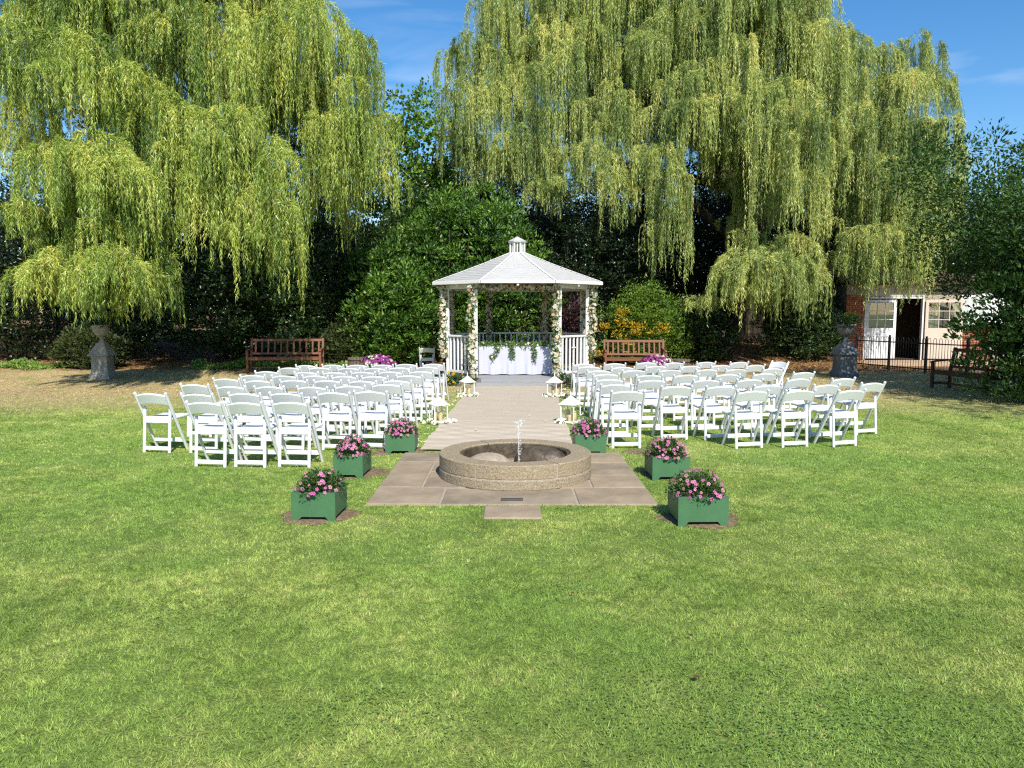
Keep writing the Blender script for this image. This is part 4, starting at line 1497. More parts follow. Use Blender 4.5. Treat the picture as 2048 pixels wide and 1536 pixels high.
L_PINKD = mat('faded_petal', (.40, .22, .20), .7, .2, scale=14, col2=(.28, .13, .13))
FLW = [flower_mesh(L_PINK, 'flower'), flower_mesh(L_PINKP, 'flower'), flower_mesh(L_PINKD, 'flower')]


def planter(xl, xr, yb, rot, label, plabel, dens, hgt, seed):
    a, b = G(xl, yb), G(xr, yb)
    w = b.x - a.x
    dp = .40
    h = .245
    c = Vector(((a.x + b.x) / 2, a.y + dp / 2, 0))
    o = empty('planter_box', c, rot, label, 'planter', 'green wooden planter boxes')
    t = .022
    for s in (-1, 1):
        # front and back boards with the cut-out that leaves two feet
        poly = [(-w / 2, 0), (-w / 2 + .055, 0), (-w / 2 + .085, .038), (w / 2 - .085, .038), (w / 2 - .055, 0), (w / 2, 0), (w / 2, h), (-w / 2, h)]
        y0 = s * (dp / 2 - t / 2)
        vs = [(x, y0 - t / 2, z) for x, z in poly] + [(x, y0 + t / 2, z) for x, z in poly]
        n = len(poly)
        fs = [(0, 1, 2, 7), (2, 3, 6, 7), (3, 4, 5, 6)] + [tuple(n + i for i in f[::-1]) for f in ((0, 1, 2, 7), (2, 3, 6, 7), (3, 4, 5, 6))] + [(i, n + i, n + (i + 1) % n, (i + 1) % n) for i in range(n)]
        MB().add(vs, fs).obj('panel', M_BOX, o)
        MB().cbox((s * (w / 2 - .0105), 0, h / 2 + .018), (.019, dp - 2 * t - .002, h - .038), .003).obj('side_panel', M_BOX, o)
    MB().cbox((0, 0, h - .06), (w - .046, dp - .05, .02), .002).obj('potting_soil', M_SOIL, o)
    KEEP.append((c.x, c.y, w / 2 + .02, dp / 2 + .02))
    # plant
    p = empty('flowering_plant', c + Vector((0, 0, h - .05)), 0, plabel, 'plant', 'pink flowering plants in the green planters')
    g = random.Random(seed)
    n = 2300
    d = rdirs(n)
    d[:, 2] = np.abs(d[:, 2])
    rad = rng.uniform(.35, 1, n) ** .5
    lump = 1 + .12 * np.sin(np.arctan2(d[:, 1], d[:, 0]) * 3 + seed)
    P = d * (rad * lump)[:, None] * np.array([w * .56, .24, hgt + .05]) + np.array([0, 0, .02])
    low = rng.uniform(0, 1, n) < .04
    P[low, 2] -= .05
    D = nrm(d + rdirs(n) * .6 + np.array([0, 0, .1]))
    S = nrm(np.cross(D, nrm(d + rdirs(n) * .4)))
    L = rng.uniform(.014, .034, n)
    V, F = fold_leaves(P, D, S, L, L * .5)
    link('foliage', fast_mesh('foliage', V, F, L_PLANT, add_var(n, 4)), p)
    mb = MB()
    for i in range(9):
        a_ = g.uniform(0, 6.28)
        mb.tube([(0.03 * math.cos(a_), .03 * math.sin(a_), 0), (w * .3 * math.cos(a_), .14 * math.sin(a_), hgt * .75)], [.006, .003], 5)
    mb.obj('stem', L_PLANT, p)['kind'] = 'stuff'
    for i in range(dens):
        a_ = g.uniform(-math.pi, math.pi)
        el = math.asin(g.uniform(.10, 1))
        dr = Vector((math.cos(a_) * math.cos(el), math.sin(a_) * math.cos(el), math.sin(el)))
        if dr.y > .5:
            dr.y *= -1
        pos = Vector((dr.x * w * .57, dr.y * .25, dr.z * (hgt + .065) + .02)) * g.uniform(.95, 1.06)
        fdir = (dr + Vector((g.uniform(-.4, .4), g.uniform(-.7, .1), g.uniform(-.1, .5)))).normalized()
        ob = link('flower', FLW[g.choice((0, 0, 0, 1, 1, 2))], p, pos, fdir.to_track_quat('Z', 'Y').to_euler(), [g.uniform(.46, .76)] * 3)
    return o


planter(584, 673, 1043, R(-2), 'green wooden planter at the front left of the paving, on bare soil', 'thin pink flowering plant in the front left planter', 46, .13, 1)
planter(668, 728, 957, R(-3), 'green wooden planter in the middle of the left row of three', 'round pink flowering plant in the middle left planter', 78, .15, 2)
planter(770, 829, 908, R(1), 'green wooden planter at the back left next to the runner', 'dusky pink flowering plant in the back left planter', 84, .13, 3)
planter(1150, 1212, 909, R(1), 'green wooden planter at the back right next to the runner', 'dense pink flowering plant in the back right planter', 88, .14, 4)
planter(1303, 1378, 961, R(2), 'green wooden planter in the middle of the right row of three', 'half faded pink flowering plant in the middle right planter', 70, .15, 5)
planter(1355, 1456, 1053, R(1), 'green wooden planter at the front right of the paving, on bare soil', 'spreading pink flowering plant in the front right planter', 60, .15, 6)

# bare soil round the front planters


def soil(cx_, cy_, rx, ry, label, seed):
    g = random.Random(seed)
    n = 40
    vs = [(0, 0, .012)]
    fs = []
    ph = [g.uniform(0, 6) for _ in range(4)]
    for ring in (.5, .85, 1.0):
        for i in range(n):
            a_ = 2 * math.pi * i / n
            q = 1 + .10 * math.sin(3 * a_ + ph[0]) + .07 * math.sin(7 * a_ + ph[1]) + .05 * math.sin(13 * a_ + ph[2])
            vs.append((rx * q * ring * math.cos(a_), ry * q * ring * math.sin(a_), (.012 if ring < .8 else .008 if ring < .9 else .002) + g.uniform(0, .004)))
    for i in range(n):
        i2 = (i + 1) % n
        fs.append((0, 1 + i, 1 + i2))
        for k in range(2):
            fs.append((1 + k * n + i, 1 + (k + 1) * n + i, 1 + (k + 1) * n + i2, 1 + k * n + i2))
    o_ = MB().add(vs, fs).obj('soil_patch', M_SOIL, None, (cx_, cy_, 0), smooth=True)
    o_['kind'] = 'structure'
    o_['label'] = label
    KEEP.append((cx_, cy_, rx * .80, ry * .80, 'e'))


soil(-1.68, 6.52, .33, .30, 'bare brown soil under the front left planter', 1)
soil(1.60, 6.40, .34, .28, 'bare brown soil under the front right planter', 2)
soil(-1.62, 8.30, .26, .30, 'bare brown soil under the middle left planter', 3)
soil(1.66, 8.2, .28, .26, 'bare brown soil under the middle right planter', 4)
soil(-1.40, 9.72, .30, .26, 'bare brown soil under the back left planter', 5)
pp = G(1283, 904)
soil(pp.x, pp.y, .22, .16, 'bare brown patch in the grass behind the right planters', 6)
pp = G(755, 908)
soil(pp.x, pp.y, .16, .12, 'bare brown patch beside the back left planter', 7)

# ---------------------------------------------------------------- lanterns along the runner


def lantern(px, py, w, h, label, clabel, flabel, rz, seed):
    c = G(px, py)
    o = empty('lantern', c, rz, label, 'lantern', 'cream lanterns beside the runner')
    hb = h * .56
    MB().cbox((0, 0, .022), (w * .92, w * .92, .03), .006).obj('base', M_LANT, o)
    for sx in (-1, 1):
        for sy in (-1, 1):
            MB().cbox((sx * w * .42, sy * w * .42, .037 + hb / 2), (.018, .018, hb), .004).obj('corner_post', M_LANT, o)
    for k in range(4):
        t_ = k * math.pi / 2
        MB().cbox((0, 0, 0), (w * .80, .004, hb - .01), .001).obj('glass_pane', M_GLASS, o, (w * .42 * math.sin(t_), w * .42 * math.cos(t_), .037 + hb / 2), (0, 0, -t_))
    z = .037 + hb
    prof_ = [(w * .56, z), (w * .56, z + .014), (w * .40, z + h * .09), (w * .26, z + h * .17), (w * .15, z + h * .225), (w * .12, z + h * .23), (w * .12, z + h * .255), (w * .06, z + h * .27)]
    vs, fs = [], []
    for r, zz_ in prof_:
        for k in range(4):
            t_ = math.pi / 4 + k * math.pi / 2
            vs.append((r * 1.32 * math.cos(t_), r * 1.32 * math.sin(t_), zz_))
    for i in range(len(prof_) - 1):
        for k in range(4):
            fs.append((i * 4 + k, i * 4 + (k + 1) % 4, (i + 1) * 4 + (k + 1) % 4, (i + 1) * 4 + k))
    fs += [(3, 2, 1, 0), tuple((len(prof_) - 1) * 4 + k for k in range(4))]
    MB().add(vs, fs).obj('roof', M_LANT, o)
    zt = z + h * .265
    MB().lathe([(.0, zt), (.016, zt + .004), (.012, zt + .02), (.007, zt + .035), (.014, zt + .05), (.006, zt + .075), (.0, zt + .095)], 10).obj('finial', M_LANT, o, smooth=True)
    g = random.Random(seed)
    ca = empty('candles', c + Vector((0, 0, .037)), rz, clabel, 'candle', 'candles in the cream lanterns')
    for i, (x, y, hh, r) in enumerate(((-.05, .02, .17, .035), (.045, .03, .13, .035), (.01, -.05, .10, .033))):
        cd = MB().lathe([(r * .96, 0), (r, .004), (r, hh - .006), (r * .9, hh), (r * .5, hh - .004), (.0, hh - .006)], 14).obj('candle', M_WAX, ca, (x * w / .24, y * w / .24, 0), smooth=True)
        MB().cbox((0, 0, hh + .006), (.003, .003, .02), .0005).obj('wick', M_IRON, cd)
    # posy of white flowers at the foot
    pf = empty('flower_posy', c + Vector((0, -w * .5, 0)), 0, flabel, 'flowers', 'white flowers at the lantern feet')
    n = 46
    a_ = rng.uniform(0, 2 * np.pi, n)
    P = np.stack([np.cos(a_) * w * .80 + rng.normal(0, .03, n) + .03, np.sin(a_) * w * .45 - .01 + rng.normal(0, .02, n), rng.uniform(.015, .075, n)], 1)
    V, F = rosette(P, nrm(rdirs(n) * .6 + np.array([0, -.5, .8])), rng.uniform(.018, .042, n))
    va = np.tile(np.repeat(rng.uniform(0, 1, n), 4), len(V) // (n * 4))
    link('blossoms', fast_mesh('blossoms', V, F, L_WHITEF, va), pf)['kind'] = 'stuff'
    n = 60
    a_ = rng.uniform(0, 2 * np.pi, n)
    P = np.stack([np.cos(a_) * w * .78 + rng.normal(0, .03, n), np.sin(a_) * w * .45 + rng.normal(0, .02, n), rng.uniform(.01, .06, n)], 1)
    D = nrm(rdirs(n) + np.array([0, 0, .3]))
    S = nrm(np.cross(D, rdirs(n)))
    L = rng.uniform(.03, .06, n)
    V, F = fold_leaves(P, D, S, L, L * .5)
    link('foliage', fast_mesh('foliage', V, F, L_GARL, add_var(n, 4)), pf)['kind'] = 'stuff'


lantern(877, 846, .255, .46, 'cream lantern on the left of the runner, nearest the fountain', 'pale candles inside the near left lantern', 'white flowers round the foot of the near left lantern', R(28), 1)
lantern(935, 792, .255, .46, 'cream lantern on the left of the runner, by the gazebo step', 'pale candles inside the far left lantern', 'white flowers round the foot of the far left lantern', R(25), 2)
lantern(1109, 793, .255, .46, 'cream lantern on the right of the runner, by the gazebo step', 'pale candles inside the far right lantern', 'white flowers round the foot of the far right lantern', R(-35), 3)
lantern(1141, 846, .27, .47, 'cream lantern on the right of the runner, nearest the fountain', 'pale candles inside the near right lantern', 'white flowers round the foot of the near right lantern', R(-32), 4)

# loose petals on the grass and the runner
n = 420
sd = rng.choice([-1, 1], n)
gy = rng.uniform(9.6, 18.2, n)
gxx = -.19 + .215 * (gy - 9.62) / 8.86 + sd * (1.0 + np.abs(rng.normal(0, .22, n)))
k = 14
gy[:k] = rng.uniform(10, 17.5, k)
gxx[:k] = -.1 + rng.uniform(-.9, .9, k)
gz_ = np.where(np.arange(n) < k, .045, .042) + rng.uniform(0, .01, n)
D = nrm(rdirs(n) * np.array([1, 1, .3]))
S = nrm(np.cross(D, nrm(rdirs(n) * .35 + np.array([0, 0, 1.]))))
L = rng.uniform(.03, .055, n)
V, F = fold_leaves(np.stack([gxx, gy, gz_], 1), D, S, L, L * .8, .12)
tag(link('petals', fast_mesh('petals', V, F, L_WHITEF, add_var(n, 4))), 'loose white petals scattered along both edges of the runner', 'petals', kind='stuff')

# ---------------------------------------------------------------- benches


def bench(loc, rz, w, m, label, nsl=11, plaque=False):
    o = empty('garden_bench', loc, rz, label, 'bench', 'wooden garden benches')
    hx = w / 2 - .035
    for s in (-1, 1):
        MB().bar((s * hx, -.25, 0), (s * hx, -.25, .60), .065, .065, .006).obj('leg', m, o)
        mb = MB()
        mb.bar((s * hx, .20, 0), (s * hx, .20, .42), .06, .065, .006)
        mb.bar((s * hx, .20, .41), (s * hx, .315, .94), .06, .060, .006)
        mb.obj('leg', m, o)
        mb = MB()
        mb.bar((s * hx, .235, .655), (s * hx, -.20, .625), .07, .035, .008)
        mb.bar((s * hx, -.19, .628), (s * hx, -.31, .600), .07, .035, .012)
        mb.obj('arm_rest', m, o)
        MB().bar((s * hx, -.23, .12), (s * hx, .18, .12), .035, .05, .004).obj('side_stretcher', m, o)
        MB().bar((s * hx, -.215, .365), (s * hx, .175, .345), .04, .075, .004).obj('seat_bearer', m, o)
    yb = lambda z: .20 + .115 * (z - .41) / .53
    MB().bar((-hx + .03, yb(.885), .885), (hx - .03, yb(.885), .885), .075, .035, .005, (0, .2, 1)).obj('top_rail', m, o)
    MB().bar((-hx + .03, yb(.50), .50), (hx - .03, yb(.50), .50), .06, .035, .005, (0, .2, 1)).obj('lower_back_rail', m, o)
    sl = MB().bar((0, yb(.525) - .2, .525), (0, yb(.852) - .2, .852), .048, .018, .003).mesh('back_slat', m)
    for i in range(nsl):
        link('back_slat', sl, o, (-hx + .03 + (2 * hx - .06) * (i + .5) / nsl, .2, 0))
    ss = MB().cbox((0, 0, 0), (2 * hx + .06, .072, .024), .004).mesh('seat_slat', m)
    for i in range(5):
        link('seat_slat', ss, o, (0, -.235 + i * .088, .418 - .004 * i))
    MB().cbox((0, -.262, .368), (2 * hx - .07, .028, .07), .004).obj('seat_apron', m, o)
    MB().cbox((0, -.03, .12), (2 * hx - .04, .05, .035), .004).obj('long_stretcher', m, o)
    if plaque:
        MB().cbox((0, yb(.905) - .024, .90), (.12, .006, .045), .001).obj('plaque', M_PLATE, o)
    return o


p = W(570, 738, 21.9)
bench((p.x, 22.0, float(zg(p.x, 22)) + .02), R(4), 2.10, M_BENCH, 'red brown slatted bench on the left below the dark hedge', 11, True)
p = W(1270, 738, 22.4)
bench((p.x, 22.5, .02), R(-2), 1.80, M_BENCH, 'red brown slatted bench on the right before the golden shrub', 11)
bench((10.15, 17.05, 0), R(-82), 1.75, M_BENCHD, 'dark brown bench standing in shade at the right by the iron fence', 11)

# ---------------------------------------------------------------- urns on pedestals


def pedestal(px, py, w, h, m, label, ulabel, plabel, lm, yellow):
    c = G(px, py)
    o = empty('stone_pedestal', c, R(3), label, 'pedestal', 'stone urn pedestals')
    MB().cbox((0, 0, .04), (w * 1.18, w * 1.18, .10), .012).obj('plinth', m, o)
    vs, fs = [], []
    pr = [(w * .58, .09), (w * .52, .13), (w * .47, .19), (w * .455, .30), (w * .45, h * .60), (w * .455, h * .64)]
    for r, z in pr:
        vs += [(-r, -r, z), (r, -r, z), (r, r, z), (-r, r, z)]
    for i in range(len(pr) - 1):
        for k in range(4):
            fs.append((i * 4 + k, i * 4 + (k + 1) % 4, (i + 1) * 4 + (k + 1) % 4, (i + 1) * 4 + k))
    fs += [(3, 2, 1, 0), tuple((len(pr) - 1) * 4 + k for k in range(4))]
    MB().add(vs, fs).obj('shaft', m, o)
    MB().cbox((0, 0, h * .665), (w * 1.22, w * 1.22, .05), .012).obj('cornice', m, o)
    vs, fs = [], []
    pr = [(w * .57, h * .68), (w * .50, h * .74), (w * .36, h * .86), (w * .26, h * .94), (w * .25, h)]
    for r, z in pr:
        vs += [(-r, -r, z), (r, -r, z), (r, r, z), (-r, r, z)]
    for i in range(len(pr) - 1):
        for k in range(4):
            fs.append((i * 4 + k, i * 4 + (k + 1) % 4, (i + 1) * 4 + (k + 1) % 4, (i + 1) * 4 + k))
    fs += [tuple((len(pr) - 1) * 4 + k for k in range(4))]
    MB().add(vs, fs).obj('cap', m, o)
    u_ = empty('stone_urn', c + Vector((0, 0, h)), 0, ulabel, 'urn', 'stone urns')
    q = w * .82
    MB().lathe([(q * .22, 0), (q * .24, .02), (q * .14, .06), (q * .11, .12), (q * .16, .17)], 20).obj('foot', m, u_, smooth=True)
    MB().lathe([(q * .15, .165), (q * .34, .20), (q * .50, .27), (q * .56, .36), (q * .55, .40), (q * .66, .44), (q * .68, .47), (q * .60, .485), (q * .56, .45), (q * .3, .43)], 24).obj('bowl', m, u_, smooth=True)
    p_ = empty('urn_plant', c + Vector((0, 0, h + .45)), 0, plabel, 'plant', 'plants in the stone urns')
    cl_ = ell_clusters((0, 0, .05), (q * .85, q * .75, .24), 40, .10, (.3, 1), -.06, .2)
    V, F, va = shrub_leaves(cl_, 26, .07, .5, .4)
    link('foliage', fast_mesh('foliage', V, F, lm, va), p_)
    if yellow:
        cl_ = ell_clusters((.05, -.1, .16), (q * .45, q * .4, .16), 14, .07, (.3, 1), -.06, .2)
        V, F, va = shrub_leaves(cl_, 24, .06, .5, .5)
        link('bright_foliage', fast_mesh('bright_foliage', V, F, L_MAPLE, va), p_)


pedestal(207, 757, .45, .95, M_STONE, 'pale stone pedestal at the left edge of the lawn', 'stone urn on the pale left pedestal', 'dark trailing plant in the left stone urn', L_IVY, False)
pedestal(1688, 753, .50, .95, M_STONED, 'dark grey stone pedestal standing in shade on the right', 'stone urn on the dark right pedestal', 'yellow green plant in the right stone urn', L_IVY, True)

# ---------------------------------------------------------------- tubs and flower pots by the gazebo


def tub(px, py, d, label, r=.20, h=.42):
    c = W(px, py, d)
    c.z = float(zg(c.x, d))
    o = empty('half_barrel', c, 0, label, 'tub', 'wooden tubs')
    n = 16
    for i in range(n):
        a_ = 2 * math.pi * i / n
        wd = 2 * math.pi * r / n * .96
        q = MB().bar((0, 0, 0), (0, .035, h), wd, .022, .004)
        q.obj('stave', M_STAVE, o, (r * math.sin(a_), r * math.cos(a_), 0), (0, 0, -a_))
    for z in (.09, h - .08):
        rr_ = r + .035 * z / h + .014
        MB().lathe([(rr_, z - .015), (rr_ + .004, z - .012), (rr_ + .006, z + .012), (rr_ + .002, z + .015)], 24).obj('hoop', M_IRON, o)
    MB().lathe([(.02, h - .07), (r - .005, h - .07), (r - .005, h - .05), (.02, h - .045)], 16).obj('potting_soil', M_SOIL, o)


tub(713, 735, 22.0, 'wooden tub right of the left bench')
tub(1361, 735, 22.0, 'wooden tub right of the right bench', .22)


def flower_pot(px, py, d, label, plabel, seed):
    c = W(px, py, d)
    c.z = 0
    o = empty('flower_box', c, R(5), label, 'planter', 'green boxes with purple flowers')
    MB().cbox((0, 0, .19), (.60, .32, .34), .008).obj('box', M_BOX, o)
    MB().cbox((0, 0, .372), (.64, .36, .028), .006).obj('rim', M_BOX, o)
    p_ = empty('purple_flowers', c + Vector((0, 0, .37)), 0, plabel, 'plant', 'purple and cream flower displays')
    n = 700
    d_ = rdirs(n)
    d_[:, 2] = np.abs(d_[:, 2])
    P = d_ * rng.uniform(.5, 1, n)[:, None] * np.array([.42, .24, .20])
    D = nrm(d_ + rdirs(n) * .6)
    S = nrm(np.cross(D, nrm(d_ + rdirs(n) * .4)))
    L = rng.uniform(.03, .07, n)
    V, F = fold_leaves(P, D, S, L, L * .5)
    link('foliage', fast_mesh('foliage', V, F, L_PLANT, add_var(n, 4)), p_)
    for nm, m_, n, lo in (('purple_blossoms', L_PURPF, 90, -1), ('cream_blossoms', L_CREAMF, 45, -1)):
        d_ = rdirs(n)
        d_[:, 2] = np.abs(d_[:, 2])
        d_[:, 1] = -np.abs(d_[:, 1])
        d_ = nrm(d_)
        if nm[0] == 'c':
            d_[:, 0] = np.where(rng.uniform(0, 1, n) < .6, np.abs(d_[:, 0]) * (1 if seed else -1), d_[:, 0])
        P = d_ * rng.uniform(.9, 1.1, n)[:, None] * np.array([.45, .26, .24])
        V, F = rosette(P, nrm(d_ + rdirs(n) * .3), rng.uniform(.03, .055, n))
        va = np.tile(np.repeat(rng.uniform(0, 1, n), 4), len(V) // (n * 4))
        link(nm, fast_mesh(nm, V, F, m_, va), p_)['kind'] = 'stuff'


flower_pot(757, 740, 20.6, 'green flower box behind the left chairs', 'purple and cream flowers behind the left chairs', 0)
flower_pot(1312, 740, 20.4, 'green flower box behind the right chairs', 'purple and cream flowers before the right bench', 1)
# small bedding plants at the foot of the gazebo
for px, py, nm in ((1132, 776, 'right'), (905, 772, 'left')):
    c = G(px, py)
    o = empty('bedding_plant', c, 0, 'low green bedding plant at the foot of the gazebo, ' + nm + ' side', 'plant')
    cl = ell_clusters((0, 0, .12), (.28, .18, .20), 26, .09, (.2, 1), .02, .2)
    V, F, va = shrub_leaves(cl, 24, .07, .5, .3, zmin=0)
    link('foliage', fast_mesh('foliage', V, F, L_PLANT, va), o)
    n = 10
    P = np.stack([rng.uniform(-.25, .25, n), rng.uniform(-.2, .0, n), rng.uniform(.08, .34, n)], 1)
    V, F = rosette(P, nrm(rdirs(n) * .4 + np.array([0, -1., .4])), rng.uniform(.02, .045, n))
    link('blossoms', fast_mesh('blossoms', V, F, L_PINK if nm == 'right' else L_GOLD, np.full(len(V), .5)), o)['kind'] = 'stuff'

# ---------------------------------------------------------------- brick building at the right
BY = 27.3
bx0, bx1 = W(1690, 700, BY).x, W(1690, 700, BY).x + 8.5
bld = empty('brick_building', ((bx0 + bx1) / 2, BY, 0), 0, 'low red brick building with white glazed doors behind the iron fence', 'building')
oX = -(bx0 + bx1) / 2
wx = lambda px: W(px, 680, BY).x + oX
dl0, dl1, dr0 = wx(1731), wx(1792), wx(1846)
HW = 2.72
# walls (mortar coloured backing, real bricks in front)
for a, b in ((bx0 + oX, dl0 - .04), (dr0 + .02, bx1 + oX)):
    MB().cbox(((a + b) / 2, .16, HW / 2), (b - a, .20, HW), .004).obj('wall', M_MORTAR, bld)
MB().cbox(((dl0 + dr0) / 2 - .01, .16, 2.52), (dr0 - dl0 + .06, .20, .40), .004).obj('lintel_wall', M_CREAM, bld)
for a, b in ((bx0 + oX + .1, bx0 + oX + .1), (bx1 + oX - .1, bx1 + oX - .1)):
    MB().cbox((a, 2.2, HW / 2), (.2, 3.87, HW), .004).obj('wall', M_MORTAR, bld)
MB().cbox((0, 4.2, HW / 2), (bx1 - bx0, .2, HW), .004).obj('wall', M_MORTAR, bld)
MB().cbox((0, 2.2, .05), (bx1 - bx0 - .4, 3.8, .10), .004).obj('floor', M_DARK, bld)
MB().cbox((-.6, 1.5, 1.4), (2.6, .06, 2.7), .004).obj('inner_wall', M_DARK, bld)
rv = [(-.30, HW), (4.75, HW), (4.75, HW + .08), (2.15, HW + .60), (-.30, HW + .08)]
L2 = (bx1 - bx0) / 2 + .05
vs = [(-L2, y, z) for y, z in rv] + [(L2, y, z) for y, z in rv]
MB().add(vs, [(0, 1, 2, 3, 4), (9, 8, 7, 6, 5)] + [(i, i + 5, (i + 1) % 5 + 5, (i + 1) % 5) for i in range(5)]).obj('roof', M_TILE, bld)
bk = [MB().cbox((0, 0, 0), (.206, .05, .060), .005).mesh('brick', m_) for m_ in M_BRICK]
bh = [MB().cbox((0, 0, 0), (.098, .05, .060), .005).mesh('brick', m_) for m_ in M_BRICK]
nbk = 0
for a, b, z_hi, z_lo in ((bx0 + oX, dl0 - .05, 2.35, .04), (wx(1916), wx(1985), 1.45, .04)):
    row = 0
    z = z_lo + .03
    while z < z_hi:
        x = a + .002
        if row % 2:
            link('brick', random.choice(bh), bld, (x + .05, .048, z))
            x += .108
        while x + .206 <= b + .001:
            link('brick', random.choice(bk), bld, (x + .103, .048 + random.uniform(-.002, .002), z))
            x += .216
            nbk += 1
        if b - x > .1:
            link('brick', random.choice(bh), bld, (x + .05, .048, z))
        z += .0725
        row += 1


def glazed_door(x, y, z0, w, h, rz, m, nx_, nz_, glz, hinge):
    """door leaf: frame, lower panel, glazing bars and panes; pivot at x"""
    d_ = MB()
    sgn = 1 if hinge == 'l' else -1
    cx_ = sgn * w / 2
    st_ = .10
    d_.cbox((cx_, 0, glz / 2), (w, .045, glz), .004)
    d_.cbox((cx_, 0, h - .05), (w, .045, .10), .004)
    for s in (-1, 1):
        d_.cbox((cx_ + s * (w / 2 - st_ / 2), 0, (glz + h - .10) / 2), (st_, .045, h - .10 - glz - .001), .004)
    do = d_.obj('door', m, bld, (x, y, z0), (0, 0, rz))
    gw, gh = w - 2 * st_, h - .10 - glz
    for i in range(1, nx_):
        MB().cbox((cx_ - gw / 2 + gw * i / nx_, 0, glz + gh / 2), (.024, .036, gh), .003).obj('glazing_bar', m, do)
    for j in range(1, nz_):
        MB().cbox((cx_, 0, glz + gh * j / nz_), (gw, .034, .024), .003).obj('glazing_bar', m, do)
    for i in range(nx_):
        for j in range(nz_):
            MB().cbox((cx_ - gw / 2 + gw * (i + .5) / nx_, 0, glz + gh * (j + .5) / nz_), (gw / nx_ - .026, .006, gh / nz_ - .026), .001).obj('pane', M_PANE, do)
    return do


for a in (dl0 - .02, dr0 - .02):
    MB().cbox((a, .10, 1.16), (.06, .14, 2.22), .005).obj('door_frame', M_DOORW, bld)
MB().cbox(((dl0 + dr0) / 2 - .02, .10, 2.275), (dr0 - dl0 + .06, .14, .07), .005).obj('door_frame', M_DOORW, bld)
glazed_door(dl0 + .015, .06, .12, dl1 - dl0 - .02, 2.08, 0, M_DOORW, 3, 3, 1.08, 'l')
glazed_door(dr0 + .03, -.02, .12, 1.20, 2.08, R(-14), M_CREAM, 3, 3, 1.08, 'l')  # open leaf of the white doors, its shaded warm tone painted in
# side window further right
wxx = wx(1924)
win = MB().cbox((0, 0, 0), (.95, .07, 1.15), .006).obj('window', M_DOORW, bld, (wxx + .35, .015, 1.78))
for i in range(3):
    for j in range(3):
        MB().cbox((-.30 + .30 * i, -.037, -.36 + .36 * j), (.25, .008, .31), .002).obj('pane', M_PANE, win)
MB().cbox((0, -.06, -.60), (1.05, .16, .06), .008).obj('sill', M_DOORW, win)
MB().cbox((wx(1990), .03, 1.9), (1.1, .06, 1.1), .005).obj('white_boarding', M_DOORW, bld)
tr_ = empty('paved_terrace', (0, 0, 0), 0, 'buff paved terrace with a low step in front of the glazed doors', 'paving')
for i in range(9):
    for j in range(3):
        MB().cbox((0, 0, 0), (.73, .58, .10), .006).obj('slab', M_STEP, tr_, (W(1705, 720, 26).x + .37 + i * .74, 25.35 + j * .59, .045))

# ---------------------------------------------------------------- bow top iron fence
A, B = Vector((W(1700, 740, 25.2).x, 24.8, 0)), Vector((12.8, 19.2, 0))
fn = empty('iron_fence', A, 0, 'black bow topped iron fence in front of the brick building', 'fence')
dv = (B - A)
LF = dv.length
du = dv.normalized()
ang = math.atan2(du.y, du.x)
for z in (.12, .86):
    MB().bar((0, 0, z), du * LF + Vector((0, 0, z)), .012, .035, .003, (-du.y, du.x, 0)).obj('rail', M_IRON, fn)
sp_ = .20
mb = MB()
pts = [(-.05, 0, .03), (-.05, 0, .92)] + [(-.05 * math.cos(t_), 0, .96 + .06 * math.sin(t_)) for t_ in np.linspace(0, math.pi, 7)] + [(.05, 0, .92), (.05, 0, .03)]
hoop = mb.tube(pts, .0075, 6).mesh('bow_bar', M_IRON, True)
nb = int(LF / sp_)
for i in range(nb):
    p_ = du * (sp_ * (i + .5))
    link('bow_bar', hoop, fn, p_, (0, 0, ang))
for i in range(0, nb + 1, 7):
    p_ = du * (sp_ * i)
    MB().cbox((0, 0, .52), (.05, .05, 1.10), .006).obj('fence_post', M_IRON, fn, p_, (0, 0, ang))

# ---------------------------------------------------------------- grass blades, clover and small things in the lawn


def blades(n, d0, d1, hmin, hmax, w):
    dd = np.sqrt(rng.uniform(d0 * d0, d1 * d1, n))
    x = rng.uniform(-.74, .74, n) * (dd + .6)
    y = dd
    k_ = np.ones(n, bool)
    for kp in KEEP:
        if len(kp) == 5:
            k_ &= ((x - kp[0]) / kp[2]) ** 2 + ((y - kp[1]) / kp[3]) ** 2 > rng.uniform(.75, 1.25, n)
        else:
            k_ &= ~((np.abs(x - kp[0]) < kp[2]) & (np.abs(y - kp[1]) < kp[3]))
    x, y = x[k_], y[k_]
    n = len(x)
    # longer tufts here and there
    tuft = 1.0 + .25 * (np.sin(x * 5.1 + 1.7 * np.sin(y * 3.3)) * np.sin(y * 4.7 + 1.3 * np.sin(x * 2.9)) * .5 + .5)
    h = rng.uniform(hmin, hmax, n) * tuft
    cs = .035 + .006 * d0
    cell = np.floor(x / cs + .8 * np.sin(y / cs * .9)) * 127.1 + np.floor(y / cs + .8 * np.sin(x / cs * 1.1)) * 311.7
    a_ = np.modf(np.sin(cell) * 43758.5453)[0] * 6.2832 + rng.normal(0, .7, n)
    lean = rng.uniform(.4, 1.8, n)
    D = nrm(np.stack([np.cos(a_) * lean, np.sin(a_) * lean, np.ones(n)], 1))
    b_ = rng.uniform(0, 2 * np.pi, n)
    S = np.stack([np.cos(b_), np.sin(b_), np.zeros(n)], 1)
    V, F = tri_leaves(np.stack([x, y, zg(x, y) - .002], 1), D, S, h, np.full(n, w) * rng.uniform(.7, 1.3, n))
    return V, F, np.repeat(rng.uniform(0, 1, n), 3)


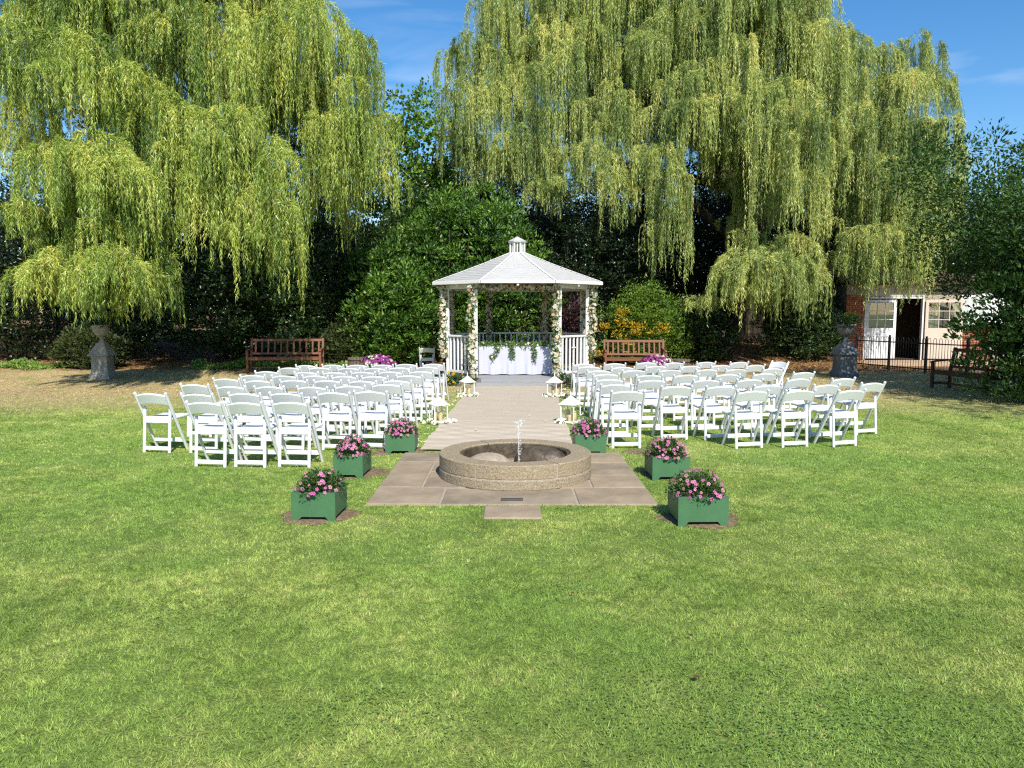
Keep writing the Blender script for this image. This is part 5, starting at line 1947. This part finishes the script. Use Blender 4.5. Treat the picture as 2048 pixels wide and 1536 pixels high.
VS, FS, VA = [], [], []
b0 = 0
for args in ((300000, 2.4, 5.2, .010, .028, .0046), (210000, 5.2, 8.5, .011, .028, .0070), (150000, 8.5, 14.0, .012, .032, .012), (70000, 14., 22., .014, .032, .019)):
    V, F, va = blades(*args)
    VS.append(V)
    FS.append(F + b0)
    VA.append(va)
    b0 += len(V)
tag(link('grass', fast_mesh('grass', np.concatenate(VS), np.concatenate(FS), M_BLADE, np.concatenate(VA))), 'short mown grass blades covering the lawn', 'grass', kind='stuff')
# clover patches in the near lawn
cp = [(.95, 3.35, .55, .35), (1.7, 3.3, .5, .3), (1.25, 3.0, .6, .2), (-1.9, 4.4, .5, .3), (2.3, 4.3, .4, .3), (.3, 4.7, .4, .2), (-.6, 3.2, .35, .2)]
P = []
for x, y, rx, ry in cp:
    m_ = int(5200 * rx * ry) + 60
    P.append(np.stack([rng.normal(x, rx * .75, m_), rng.normal(y, ry * .75, m_), rng.uniform(.012, .024, m_)], 1))
P = np.concatenate(P)
n = len(P)
VS, FS = [], []
for k in range(3):
    a_ = rng.uniform(0, 6.28, n) + k * 2.09
    D = nrm(np.stack([np.cos(a_), np.sin(a_), rng.uniform(-.1, .35, n)], 1))
    S = nrm(np.cross(D, np.array([0, 0, 1.]) + rdirs(n) * .25))
    L = rng.uniform(.005, .0095, n)
    V, F = fold_leaves(P, D, S, L, L * 1.1, .03)
    VS.append(V)
    FS.append(F + k * n * 4)
L_CLOV = leaf_mat('clover_leaf', [(.11, .21, .045), (.17, .29, .065), (.24, .36, .09)], .25)
tag(link('clover', fast_mesh('clover', np.concatenate(VS), np.concatenate(FS), L_CLOV, np.tile(np.repeat(rng.uniform(0, 1, n), 4), 3))), 'patches of dark green clover in the near lawn', 'clover', kind='stuff')
VS, FS = [], []
b0 = 0
for px, py, nb_ in ((1218, 1468, 26), (1182, 1528, 34), (760, 1378, 24), (1100, 1068, 18), (1430, 1190, 16)):
    c = G(px, py)
    a_ = rng.uniform(0, 6.28, nb_)
    P_ = np.stack([c.x + rng.normal(0, .012, nb_), c.y + rng.normal(0, .012, nb_), np.full(nb_, .002)], 1)
    D = nrm(np.stack([np.cos(a_) * 1.1, np.sin(a_) * 1.1, rng.uniform(.3, .9, nb_)], 1))
    S = nrm(np.cross(D, np.array([0, 0, 1.])))
    V, F = tri_leaves(P_, D, S, rng.uniform(.03, .06, nb_), np.full(nb_, .007))
    VS.append(V)
    FS.append(F + b0)
    b0 += len(V)
VS = np.concatenate(VS)
L_TUFT = leaf_mat('pale_grass_leaf', [(.20, .30, .06), (.32, .42, .11), (.45, .50, .20)], .3)
tag(link('grass_tufts', fast_mesh('grass_tufts', VS, np.concatenate(FS), L_TUFT, np.repeat(rng.uniform(0, 1, len(VS) // 3), 3))), 'coarse pale grass tufts in the near lawn', 'grass', kind='stuff')
for px, py, s, rz, nm in ((1385, 1368, .05, .4, 'in the near lawn right of centre'), (1385, 1284, .04, 2.2, 'farther out in the right lawn'), (1143, 1197, .035, 1.1, 'in the lawn below the stepping slab')):
    c = G(px, py)
    o = MB().add([(0, 0, 0), (s * .45, -s * .32, s * .18), (s, 0, s * .10), (s * .45, s * .32, s * .2)], [(0, 1, 2), (0, 2, 3)]).obj('dry_leaf', L_DEAD, None, (c.x, c.y, .03), (0, .1, rz))
    tag(o, 'small dry brown leaf lying ' + nm, 'leaf', 'dry leaves on the lawn')
